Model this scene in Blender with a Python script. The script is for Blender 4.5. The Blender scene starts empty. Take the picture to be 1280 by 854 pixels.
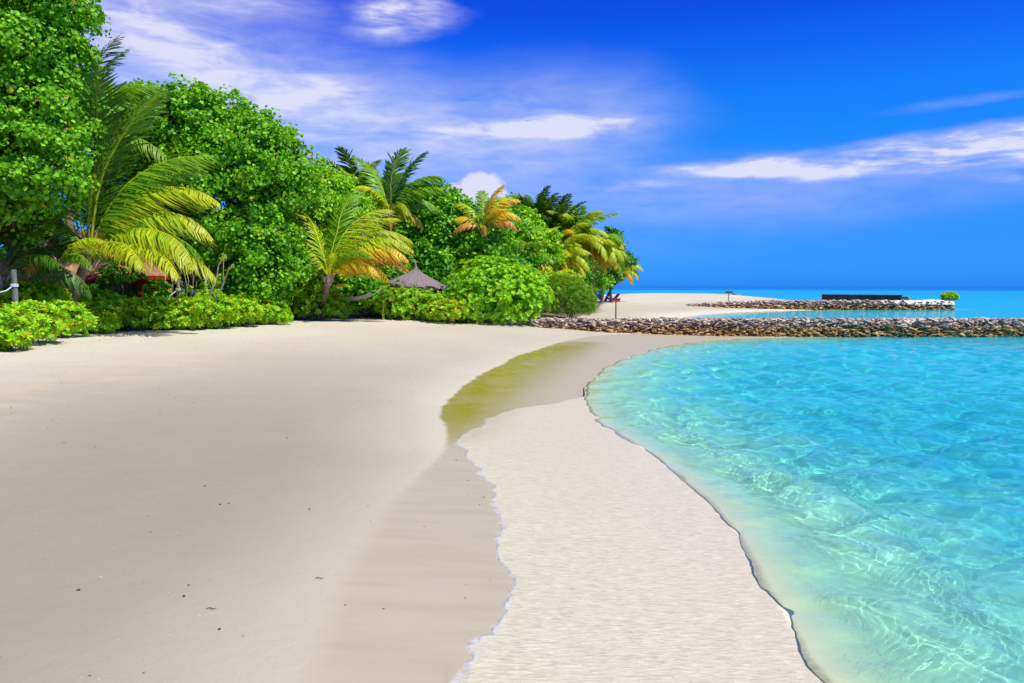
import bpy, math, random
import numpy as np
from mathutils import Vector, Matrix

random.seed(7)
rng = np.random.default_rng(11)
SC = bpy.context.scene
COL = SC.collection

# ------------------------------------------------------------------ camera
FPX, CAMZ = 950.0, 2.5
PITCH = math.atan(69.5 / FPX)
cd = bpy.data.cameras.new("camera")
cd.sensor_width = 36.0
cd.lens = 36.0 * FPX / 1280.0
cd.clip_start = 0.05
cd.clip_end = 20000.0
cam = bpy.data.objects.new("camera", cd)
COL.objects.link(cam)
cam.location = (0, 0, CAMZ)
cam.rotation_euler = (math.pi / 2 - PITCH, 0, 0)
SC.camera = cam

# ------------------------------------------------------------------ sun, sky, exposure
SUN_EL = math.radians(57)
SUN_AZ = math.atan2(0.80, -0.60)            # to the right, a little behind the viewer
sdir = Vector((math.sin(SUN_AZ) * math.cos(SUN_EL), math.cos(SUN_AZ) * math.cos(SUN_EL), math.sin(SUN_EL)))
ld = bpy.data.lights.new("sun", 'SUN')
ld.energy = 4.9
ld.angle = math.radians(0.53)
ld.color = (1.0, 0.94, 0.785)
ld.cycles.is_caustics_light = True
sun = bpy.data.objects.new("sun", ld)
COL.objects.link(sun)
sun.location = (20, -20, 60)
sun.rotation_euler = sdir.to_track_quat('Z', 'Y').to_euler()

SC.view_settings.view_transform = 'Standard'
SC.view_settings.look = 'None'
SC.view_settings.exposure = 0.09
SC.view_settings.gamma = 1.0
SC.view_settings.use_curve_mapping = False
SC.render.engine = 'CYCLES'
cy = SC.cycles
cy.use_denoising = True
cy.denoiser = 'OPENIMAGEDENOISE'
cy.max_bounces = 8
cy.diffuse_bounces = 3
cy.glossy_bounces = 3
cy.transmission_bounces = 6
cy.transparent_max_bounces = 6
cy.caustics_refractive = True
cy.caustics_reflective = False
cy.use_adaptive_sampling = True
cy.adaptive_threshold = 0.02


def ray(px, py):
    """direction of the line of sight through a pixel of the 1280 x 854 photograph"""
    dx = (px - 640.0) / FPX
    dy = (427.0 - py) / FPX
    c, s = math.cos(PITCH), math.sin(PITCH)
    return np.array([dx, c + dy * s, -s + dy * c])


def at(px, py, Y):
    r = ray(px, py)
    return np.array([0, 0, CAMZ]) + r * (Y / r[1])


def flat(px, py, z=0.0):
    r = ray(px, py)
    return (np.array([0, 0, CAMZ]) + r * ((z - CAMZ) / r[2]))


# ---------------- node helpers
class NT:
    def __init__(s, tree):
        s.t = tree
        tree.nodes.clear()

    def n(s, typ, **kw):
        nd = s.t.nodes.new(typ)
        for k, v in kw.items():
            if hasattr(nd, k) and k not in nd.inputs.keys():
                setattr(nd, k, v)
            else:
                s.put(nd.inputs[k], v)
        return nd

    def put(s, sock, v):
        if isinstance(v, bpy.types.NodeSocket):
            s.t.links.new(v, sock)
        elif isinstance(v, bpy.types.Node):
            s.t.links.new(v.outputs[0], sock)
        else:
            if isinstance(v, (tuple, list)) and len(v) == 3 and sock.type == 'RGBA':
                v = tuple(v) + (1.0,)
            sock.default_value = v

    def m(s, op, a, b=0.0, c=0.0, clamp=False):
        nd = s.t.nodes.new('ShaderNodeMath')
        nd.operation = op
        nd.use_clamp = clamp
        s.put(nd.inputs[0], a)
        s.put(nd.inputs[1], b)
        s.put(nd.inputs[2], c)
        return nd.outputs[0]

    def mix(s, f, a, b, blend='MIX'):
        nd = s.t.nodes.new('ShaderNodeMix')
        nd.data_type = 'RGBA'
        nd.blend_type = blend
        nd.clamp_factor = True
        s.put(nd.inputs[0], f)
        s.put(nd.inputs[6], a)
        s.put(nd.inputs[7], b)
        return nd.outputs[2]

    def noise(s, vec, scale, detail=4.0, rough=0.55, dist=0.0):
        nd = s.t.nodes.new('ShaderNodeTexNoise')
        if vec is not None:
            s.put(nd.inputs['Vector'], vec)
        nd.inputs['Scale'].default_value = scale
        nd.inputs['Detail'].default_value = detail
        nd.inputs['Roughness'].default_value = rough
        nd.inputs['Distortion'].default_value = dist
        return nd.outputs[0]

    def ramp(s, f, stops):
        nd = s.t.nodes.new('ShaderNodeValToRGB')
        s.put(nd.inputs[0], f)
        el = nd.color_ramp.elements
        while len(el) < len(stops):
            el.new(0.5)
        for e, (p, c) in zip(el, stops):
            e.position = p
            e.color = tuple(c) + (1.0,) if len(c) == 3 else c
        return nd.outputs[0]

    def step(s, v, a, b):
        nd = s.t.nodes.new('ShaderNodeMapRange')
        nd.interpolation_type = 'SMOOTHSTEP'
        s.put(nd.inputs[0], v)
        nd.inputs[1].default_value = a
        nd.inputs[2].default_value = b
        return nd.outputs[0]

    def attr(s, name):
        nd = s.t.nodes.new('ShaderNodeAttribute')
        nd.attribute_name = name
        return nd

    def scalevec(s, vec, sc):
        nd = s.t.nodes.new('ShaderNodeMapping')
        s.put(nd.inputs['Vector'], vec)
        nd.inputs['Scale'].default_value = sc
        return nd.outputs[0]


def build_world():
    w = bpy.data.worlds.new("World")
    SC.world = w
    w.use_nodes = True
    k = NT(w.node_tree)
    sky = k.n('ShaderNodeTexSky')
    sky.sky_type = 'NISHITA'
    sky.sun_disc = False
    sky.sun_elevation = SUN_EL
    sky.sun_rotation = SUN_AZ
    sky.altitude = 0
    sky.air_density = 1.0
    sky.dust_density = 0.3
    sky.ozone_density = 1.5
    tc = k.n('ShaderNodeTexCoord').outputs['Generated']
    sep = k.n('ShaderNodeSeparateXYZ', Vector=tc)
    x, y, z = sep.outputs[0], sep.outputs[1], sep.outputs[2]
    az = k.m('ARCTAN2', x, y)
    el = k.m('ARCSINE', z)
    comb = k.n('ShaderNodeCombineXYZ')
    k.put(comb.inputs[0], az)
    k.put(comb.inputs[1], el)
    ae = comb.outputs[0]
    # saturated tropical blue by height; pale part overhead added for neutral fill light
    tint = k.ramp(k.m('MULTIPLY', el, 1.8), SKY_TINT)
    base = k.mix(1.0, sky.outputs[0], tint, 'MULTIPLY')
    # clouds: long streaks warped by noise, laid out by azimuth and elevation
    wv = k.scalevec(ae, (1.0, 2.6, 1.0))
    warp = k.n('ShaderNodeTexNoise')
    k.put(warp.inputs['Vector'], wv)
    warp.inputs['Scale'].default_value = 5.0
    warp.inputs['Detail'].default_value = 5.0
    wsep = k.n('ShaderNodeSeparateColor', Color=warp.outputs['Color'])
    waz = k.m('ADD', az, k.m('MULTIPLY', k.m('SUBTRACT', wsep.outputs[0], 0.5), 0.16))
    wel = k.m('ADD', el, k.m('MULTIPLY', k.m('SUBTRACT', wsep.outputs[1], 0.5), 0.035))
    streak = k.noise(k.scalevec(ae, (2.2, 11.0, 1.0)), 2.2, 7.0, 0.6, 0.6)
    fine = k.noise(k.scalevec(ae, (5.0, 18.0, 1.0)), 3.0, 6.0, 0.6, 0.4)
    tex = k.m('ADD', k.m('MULTIPLY', streak, 0.75), k.m('MULTIPLY', fine, 0.35))
    soft = None

    def blob(px, py, rx, ry, rot, amp, hard=0.0, useed=True):
        r = ray(px, py)
        a0 = math.atan2(r[0], r[1])
        e0 = math.asin(r[2] / np.linalg.norm(r))
        ra, re = rx / FPX, ry / FPX
        c, s_ = math.cos(rot), math.sin(rot)
        A = waz if useed else az
        E = wel if useed else el
        da = k.m('SUBTRACT', A, a0)
        de = k.m('SUBTRACT', E, e0)
        u = k.m('DIVIDE', k.m('ADD', k.m('MULTIPLY', da, c), k.m('MULTIPLY', de, s_)), ra)
        v = k.m('DIVIDE', k.m('SUBTRACT', k.m('MULTIPLY', de, c), k.m('MULTIPLY', da, s_)), re)
        d = k.m('SQRT', k.m('ADD', k.m('MULTIPLY', u, u), k.m('MULTIPLY', v, v)))
        f = k.step(d, 1.0, hard)
        return k.m('MULTIPLY', f, amp)

    total = None
    for b in CLOUDS:
        f = blob(*b)
        total = f if total is None else k.m('MAXIMUM', total, f)
    dens = k.m('MULTIPLY', k.m('MULTIPLY', total, k.step(tex, 0.28, 0.80)), k.m('ADD', 0.55, k.m('MULTIPLY', fine, 0.75)))
    # a thin veil everywhere on the left half
    veil = None
    for b in VEILS:
        f = blob(*b)
        veil = f if veil is None else k.m('ADD', veil, f)
    dens = k.m('ADD', dens, k.m('MULTIPLY', veil, k.m('MULTIPLY', k.step(tex, 0.05, 0.75), k.m('ADD', 0.6, k.m('MULTIPLY', fine, 0.65)))), clamp=True)
    # cumulus heap behind the palms
    cn = k.noise(ae, 70.0, 5.0, 0.6)
    heap = None
    for b in HEAP:
        f = blob(*b)
        heap = f if heap is None else k.m('MAXIMUM', heap, f)
    heap = k.step(k.m('ADD', heap, k.m('MULTIPLY', k.m('SUBTRACT', cn, 0.5), 1.1)), 0.22, 0.75)
    heap = k.m('MULTIPLY', heap, 0.85)
    c1 = k.mix(k.m('MULTIPLY', dens, 0.92), base, k.mix(k.step(dens, 0.45, 1.0), CLOUD_COL, (7.3, 7.4, 9.0)))
    c2 = k.mix(heap, c1, (7.6, 7.4, 9.0))
    bg = k.n('ShaderNodeBackground', Color=c2, Strength=SKY_STRENGTH)
    out = k.n('ShaderNodeOutputWorld')
    k.put(out.inputs['Surface'], bg)


SKY_STRENGTH = 0.10
CLOUD_COL = (6.2, 6.3, 8.6)
SKY_TINT = [(0.0, (0.045, 0.45, 2.2)), (0.10, (0.055, 0.46, 1.63)), (0.205, (0.06, 0.51, 1.57)), (0.306, (0.05, 0.60, 1.66)), (0.421, (0.038, 0.60, 1.78)), (0.50, (0.03, 0.47, 1.82)), (0.60, (0.027, 0.30, 1.80)), (0.70, (0.03, 0.24, 1.65)), (0.82, (0.5, 0.6, 1.4)), (1.0, (0.95, 0.95, 1.15))]
#        px   py   rx   ry   rot  amp  hard
CLOUDS = [
    (500, 18, 90, 36, 0.0, 1.9, 0.25),
    (300, 0, 130, 25, 0.0, 0.5, 0.0), (210, 40, 190, 50, -0.15, 0.6, 0.0), (330, 120, 200, 30, 0.1, 0.6, 0.0),
    (690, 158, 180, 19, 0.05, 1.3, 0.2),
    (560, 165, 60, 18, 0.0, 0.6, 0.0),
    (1030, 201, 230, 16, 0.03, 1.9, 0.25),
    (1200, 190, 260, 27, 0.0, 2.3, 0.3),
    (900, 205, 120, 12, 0.05, 1.1, 0.1),
    (1240, 222, 70, 12, -0.1, 0.6, 0.0),
    (430, 115, 90, 16, 0.1, 0.4, 0.0),
    (790, 230, 60, 9, 0.0, 0.5, 0.0),
    (1200, 130, 120, 8, 0.03, 0.3, 0.0),
]
VEILS = [
    (180, 60, 400, 150, -0.1, 0.82, 0.0),
    (480, 170, 380, 110, -0.05, 0.75, 0.0),
    (700, 150, 230, 90, 0.0, 0.55, 0.0),
    (1000, 235, 460, 60, 0.0, 0.32, 0.0),
    (700, 260, 500, 90, 0.0, 0.25, 0.0),
]
HEAP = [
    (600, 238, 42, 32, 0, 1.2, 0.25, False), (575, 246, 28, 26, 0, 1.1, 0.2, False), (590, 262, 60, 22, 0, 0.9, 0.1, False),
    (626, 248, 20, 24, 0, 1.0, 0.1, False),
]
build_world()

# ------------------------------------------------------------------ helpers for objects


def tag(o, label=None, cat=None, group=None, kind=None):
    if label:
        o['label'] = label
    if cat:
        o['category'] = cat
    if group:
        o['group'] = group
    if kind:
        o['kind'] = kind
    return o


def empty(name, loc, rz=0.0):
    o = bpy.data.objects.new(name, None)
    o.empty_display_size = 0.3
    COL.objects.link(o)
    o.location = tuple(float(v) for v in loc)
    o.rotation_euler = (0, 0, rz)
    return o


def mesh_np(name, V, Q, T=None, smooth=False):
    me = bpy.data.meshes.new(name)
    V = np.asarray(V, dtype=np.float32)
    nq = 0 if Q is None else len(Q)
    nt = 0 if T is None else len(T)
    me.vertices.add(len(V))
    me.vertices.foreach_set('co', V.ravel())
    li = []
    if nq:
        li.append(np.asarray(Q, dtype=np.int32).ravel())
    if nt:
        li.append(np.asarray(T, dtype=np.int32).ravel())
    li = np.concatenate(li)
    me.loops.add(len(li))
    me.loops.foreach_set('vertex_index', li)
    me.polygons.add(nq + nt)
    st = np.concatenate([np.arange(nq) * 4, nq * 4 + np.arange(nt) * 3]).astype(np.int32)
    me.polygons.foreach_set('loop_start', st)
    try:
        me.polygons.foreach_set('loop_total', np.concatenate([np.full(nq, 4), np.full(nt, 3)]).astype(np.int32))
    except Exception:
        pass
    if smooth:
        me.polygons.foreach_set('use_smooth', np.ones(nq + nt, dtype=bool))
    me.update(calc_edges=True)
    return me


def set_attr(me, name, arr):
    arr = np.asarray(arr, dtype=np.float32)
    if arr.ndim == 1:
        a = me.attributes.new(name, 'FLOAT', 'POINT')
        a.data.foreach_set('value', arr)
    else:
        if arr.shape[1] == 3:
            arr = np.concatenate([arr, np.ones((len(arr), 1), np.float32)], 1)
        a = me.attributes.new(name, 'FLOAT_COLOR', 'POINT')
        a.data.foreach_set('color', arr.ravel())


def link(name, me, mat=None, parent=None, loc=(0, 0, 0)):
    o = bpy.data.objects.new(name, me)
    COL.objects.link(o)
    if mat and len(me.materials) == 0:
        me.materials.append(mat)
    o.parent = parent
    o.location = tuple(float(v) for v in loc)
    return o


class MB:
    """collects simple shapes into one mesh"""

    def __init__(s):
        s.v, s.f = [], []

    def add(s, V, F):
        b = len(s.v)
        s.v += [tuple(map(float, p)) for p in V]
        s.f += [tuple(i + b for i in f) for f in F]

    def box(s, c, size, rot=None, taper=1.0):
        hx, hy, hz = [q / 2 for q in size]
        pts = []
        for z, t in ((-hz, 1), (hz, taper)):
            for x, y in ((-hx, -hy), (hx, -hy), (hx, hy), (-hx, hy)):
                p = Vector((x * t, y * t, z))
                if rot is not None:
                    p = rot @ p
                pts.append((p.x + c[0], p.y + c[1], p.z + c[2]))
        s.add(pts, [(3, 2, 1, 0), (4, 5, 6, 7), (0, 1, 5, 4), (1, 2, 6, 5), (2, 3, 7, 6), (3, 0, 4, 7)])

    def tube(s, P, R, n=8, cap=True, jit=0.0):
        P = [Vector(tuple(map(float, p))) for p in P]
        if not hasattr(R, '__len__'):
            R = [R] * len(P)
        ref = Vector((0.13, 0.21, 0.97))
        rings = []
        for i, p in enumerate(P):
            t = (P[min(i + 1, len(P) - 1)] - P[max(i - 1, 0)]).normalized()
            a = t.cross(ref)
            if a.length < 1e-3:
                a = t.cross(Vector((1, 0, 0)))
            a.normalize()
            b = t.cross(a)
            rings.append([tuple(p + (a * math.cos(2 * math.pi * k / n) + b * math.sin(2 * math.pi * k / n)) * R[i] * (1 + random.uniform(-jit, jit))) for k in range(n)])
        V = [q for r in rings for q in r]
        F = []
        for i in range(len(P) - 1):
            for k in range(n):
                F.append((i * n + k, i * n + (k + 1) % n, (i + 1) * n + (k + 1) % n, (i + 1) * n + k))
        if cap:
            F.append(tuple(range(n - 1, -1, -1)))
            F.append(tuple((len(P) - 1) * n + k for k in range(n)))
        s.add(V, F)

    def build(s, name, mat, parent=None, loc=(0, 0, 0), smooth=False):
        me = bpy.data.meshes.new(name)
        me.from_pydata(s.v, [], s.f)
        if smooth:
            me.polygons.foreach_set('use_smooth', [True] * len(me.polygons))
        me.update()
        return link(name, me, mat, parent, loc)


def pmat(name, col, rough=0.8, noise=None, col2=None, scale=6.0, bump=0.0, vec='Object', spec=0.4, stretch=(1, 1, 1)):
    m = bpy.data.materials.new(name)
    m.use_nodes = True
    k = NT(m.node_tree)
    bs = k.n('ShaderNodeBsdfPrincipled')
    tc = k.n('ShaderNodeTexCoord').outputs[vec]
    v = k.scalevec(tc, stretch)
    c2 = col2 or tuple(c * 0.6 for c in col)
    nz = k.noise(v, scale, 5.0, 0.6)
    k.put(bs.inputs['Base Color'], k.mix(k.step(nz, 0.35, 0.65), c2, col))
    bs.inputs['Roughness'].default_value = rough
    bs.inputs['Specular IOR Level'].default_value = spec
    if bump:
        b = k.n('ShaderNodeBump', Height=k.noise(v, scale * 2.5, 5.0, 0.65), Strength=bump, Distance=0.02)
        k.put(bs.inputs['Normal'], b)
    o = k.n('ShaderNodeOutputMaterial')
    k.put(o.inputs['Surface'], bs)
    return m


# ---- numpy noise
_perm = np.random.default_rng(3).random((256, 256)).astype(np.float32)


def vnoise(x, y):
    xi = np.floor(x).astype(int)
    yi = np.floor(y).astype(int)
    fx = x - xi
    fy = y - yi
    fx = fx * fx * (3 - 2 * fx)
    fy = fy * fy * (3 - 2 * fy)
    g = lambda a, b: _perm[a & 255, b & 255]
    return (g(xi, yi) * (1 - fx) * (1 - fy) + g(xi + 1, yi) * fx * (1 - fy) + g(xi, yi + 1) * (1 - fx) * fy + g(xi + 1, yi + 1) * fx * fy)


def fbm(x, y, oc=4):
    s, a, t = 0, 1.0, 0
    for i in range(oc):
        s = s + a * vnoise(x * 2 ** i + 17.3 * i, y * 2 ** i + 5.1 * i)
        t += a
        a *= 0.5
    return s / t


def smooth_poly(P, closed=False, it=2):
    P = np.array(P, float)
    for _ in range(it):
        nxt = np.roll(P, -1, 0) if closed else P[1:]
        cur = P if closed else P[:-1]
        q = cur * 0.75 + nxt * 0.25
        r = cur * 0.25 + nxt * 0.75
        N = np.empty((len(q) * 2, 2))
        N[0::2] = q
        N[1::2] = r
        P = N if closed else np.vstack([P[:1], N, P[-1:]])
    return P


def dist_line(X, Y, P, closed=False):
    best = np.full(X.shape, 1e18)
    n = len(P)
    for i in range(n if closed else n - 1):
        a = P[i]
        b = P[(i + 1) % n]
        dx, dy = b - a
        L = dx * dx + dy * dy + 1e-12
        t = np.clip(((X - a[0]) * dx + (Y - a[1]) * dy) / L, 0, 1)
        d = (X - a[0] - t * dx) ** 2 + (Y - a[1] - t * dy) ** 2
        np.minimum(best, d, out=best)
    return np.sqrt(best)


def inside(X, Y, P):
    r = np.zeros(X.shape, bool)
    n = len(P)
    for i in range(n):
        a = P[i]
        b = P[(i + 1) % n]
        if a[1] == b[1]:
            continue
        c = ((a[1] > Y) != (b[1] > Y)) & (X < (b[0] - a[0]) * (Y - a[1]) / (b[1] - a[1]) + a[0])
        r ^= c
    return r


def sdist(X, Y, P):
    return np.where(inside(X, Y, P), 1, -1) * dist_line(X, Y, P, True)


def sstep(v, a, b):
    t = np.clip((v - a) / (b - a), 0, 1)
    return t * t * (3 - 2 * t)


# ------------------------------------------------------------------ the lie of the land
_s = [flat(px, py)[:2] for px, py in [(1030, 854), (985, 775), (942, 695), (893, 632), (838, 582), (783, 548), (744, 522), (729, 495), (738, 478), (765, 455), (800, 441), (860, 428), (930, 423), (1000, 421.5)]]
SHORE = [np.array(q, float) for q in [(7, -30), (3.2, -8), (2.15, 1.5)]] + _s + \
    [np.array(q, float) for q in [(15.5, 38.4), (12.5, 41), (10.5, 46), (12, 55), (15, 64), (20, 71), (27, 77), (36, 80.6), (46, 80.6), (48, 82.5), (46, 85),
                                  (41, 92), (45, 103), (42, 118), (30, 131), (10, 138), (-60, 150), (-400, 300), (-400, -400), (0, -400), (12, -90)]]
SHORE = smooth_poly(SHORE, True, 2)


def ground_z(X, Y):
    X = np.asarray(X, float)
    Y = np.asarray(Y, float)
    wob = (fbm(X * 0.8, Y * 0.8, 3) - 0.5) * 0.25 + (fbm(X * 4, Y * 4, 2) - 0.5) * 0.05
    d = sdist(X, Y, SHORE) + wob * np.clip(np.hypot(X, Y) / 12, 0.4, 1)
    land = np.interp(d, [0, 0.5, 2, 5, 9, 14, 25, 60], [0, 0.012, 0.06, 0.20, 0.52, 0.80, 0.95, 1.15])
    sea = -np.interp(-d, [0, 0.15, 0.7, 2.0, 4, 8, 16, 40, 150, 280, 620, 3000], [0, 0.03, 0.14, 0.40, 0.68, 0.92, 1.12, 1.4, 1.9, 3.0, 14, 40])
    und = (fbm(X * 0.22, Y * 0.22, 2) - 0.5) * 0.07
    land = land + 0.62 * np.exp(-((X - 25) / 15) ** 2 - ((Y - 106) / 10) ** 2) * np.clip(d / 5, 0, 1)
    z = np.where(d > 0, land + und * np.clip(d / 9, 0, 1), sea + ((fbm(X * 0.5 + 9, Y * 0.5, 3) - 0.5) * 0.25 + (fbm(X * 1.3 - d * 0.5, Y * 0.9, 3) - 0.5) * 0.34) * np.clip(-d / 4, 0, 1))
    return z, d


def gz(x, y):
    return float(ground_z(np.array([x]), np.array([y]))[0][0])


def gpt(px, py):
    """where the line of sight through a pixel meets the ground"""
    r = ray(px, py)
    z = 0.4
    for _ in range(12):
        p = np.array([0, 0, CAMZ]) + r * ((z - CAMZ) / r[2])
        z = 0.5 * z + 0.5 * gz(p[0], p[1])
    return p


def gline(pts, it=2):
    return smooth_poly([gpt(*p)[:2] for p in pts], False, it)


def polar_grid(rows, cols):
    R, A = np.meshgrid(rows, cols, indexing='ij')
    X = R * np.sin(A)
    Y = R * np.cos(A)
    nr, nc = R.shape
    i, j = np.meshgrid(np.arange(nr - 1), np.arange(nc - 1), indexing='ij')
    a = (i * nc + j).ravel()
    Q = np.stack([a, a + 1, a + nc + 1, a + nc], 1)
    return X.ravel(), Y.ravel(), Q, R.ravel()


cols_front = np.radians(np.linspace(-38, 38, 1150))
cols = np.concatenate([np.radians(np.linspace(-180, -39, 60)), cols_front, np.radians(np.linspace(39, 180, 60))])
pyrows = np.arange(500, 12, -0.9)
rows = np.concatenate([[0.02, 0.6, 1.2, 2, 2.8, 3.5, 4.0, 4.4], 2375.0 / pyrows, np.geomspace(205, 9000, 60)])
GX, GY, GQ, GR = polar_grid(rows, cols)
Z, D = ground_z(GX, GY)

# wet / dry limits on the sand
berm = gline([(335, 900), (358, 854), (400, 765), (408, 725), (440, 682), (478, 630), (520, 592), (556, 560), (553, 536), (548, 520), (552, 505), (580, 480), (602, 466), (632, 452), (640, 446), (680, 434), (700, 427), (740, 419), (800, 417), (860, 416)])
wet_poly = np.vstack([berm, [[16, 36.5], [30, 37], [30, 3], [30, -5], [-0.9, -5], [berm[0][0], 2.0]]])
film_pts = [(560, 880), (568, 854), (590, 828), (612, 800), (622, 775), (638, 748), (648, 722), (636, 700), (622, 672), (628, 645), (612, 612), (598, 590), (578, 565), (567, 550), (600, 528), (640, 512), (690, 505), (729, 494)]
film = gline(film_pts)
film_poly = np.vstack([film, [[3, 17.5], [12, 16], [12, -2], [film[0][0], 1.0]]])
n1 = (fbm(GX * 2.2, GY * 2.2, 4) - 0.5)
n2 = (fbm(GX * 9, GY * 9, 3) - 0.5)
far = np.clip(GR / 10, 0.4, 2.0)
sel = (np.abs(GX) < 40) & (GY > -6) & (GY < 42)
wet = np.zeros_like(Z)
filmd = np.full_like(Z, -9.0)
olive_reflection = np.zeros_like(Z)
wd = sdist(GX[sel], GY[sel], wet_poly) + n1[sel] * 0.10 * far[sel]
wet[sel] = sstep(wd, -0.02, 0.10 * 1.0)
# the berm edge is softer close by
soft = sstep(wd, -0.12, 0.25)
nearw = sstep(GY[sel], 12, 6)
wet[sel] = wet[sel] * (1 - nearw) + soft * nearw
filmd[sel] = sdist(GX[sel], GY[sel], film_poly) + n1[sel] * 0.34 + n2[sel] * 0.07
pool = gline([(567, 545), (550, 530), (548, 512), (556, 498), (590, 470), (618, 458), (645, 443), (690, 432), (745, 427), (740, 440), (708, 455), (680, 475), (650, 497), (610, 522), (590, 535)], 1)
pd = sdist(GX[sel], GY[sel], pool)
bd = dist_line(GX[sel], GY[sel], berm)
ol = sstep(pd, -1.2, 0.6) * sstep(bd, 3.6, 0.0) ** 1.1 * (1.0 + 0.6 * n1[sel]) * 0.95  # greenery's reflection in the wet sand, painted as an olive tint
olive_reflection[sel] = np.clip(ol, 0, 1) * wet[sel]
# swash edge: a tiny raised lip of foam, its film a little above the sand
lip = np.exp(-((filmd - 0.02) / 0.016) ** 2)
Z = Z + 0.006 * lip * (GY > 2) + 0.004 * sstep(filmd, 0.0, 0.05)
Z = Z + (wet < 0.5) * n2 * 0.006
# old footprints softened by wind high on the beach
foot = sstep(Z, 0.45, 0.8) * (GY < 60)
Z = Z + foot * (fbm(GX * 1.6, GY * 1.6, 3) - 0.5) * 0.06
# soil and leaf litter under the trees
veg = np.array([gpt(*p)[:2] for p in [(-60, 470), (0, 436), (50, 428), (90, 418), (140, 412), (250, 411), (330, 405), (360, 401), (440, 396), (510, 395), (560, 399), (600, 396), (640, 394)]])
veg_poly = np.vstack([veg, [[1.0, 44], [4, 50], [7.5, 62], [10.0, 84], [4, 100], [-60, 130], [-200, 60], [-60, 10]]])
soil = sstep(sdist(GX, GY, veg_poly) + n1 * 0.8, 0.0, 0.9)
grey_band = sstep(D, 3, 6) * sstep(D, 15.5, 10.5) * (GY < 34)
gm = mesh_np("beach", np.stack([GX, GY, Z], 1), GQ, smooth=True)
set_attr(gm, 'wet', wet)
set_attr(gm, 'film', np.clip(filmd, -2, 2))
set_attr(gm, 'olive_reflection', olive_reflection)
set_attr(gm, 'soil', soil)
set_attr(gm, 'shore', np.clip(D, -40, 40))


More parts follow.
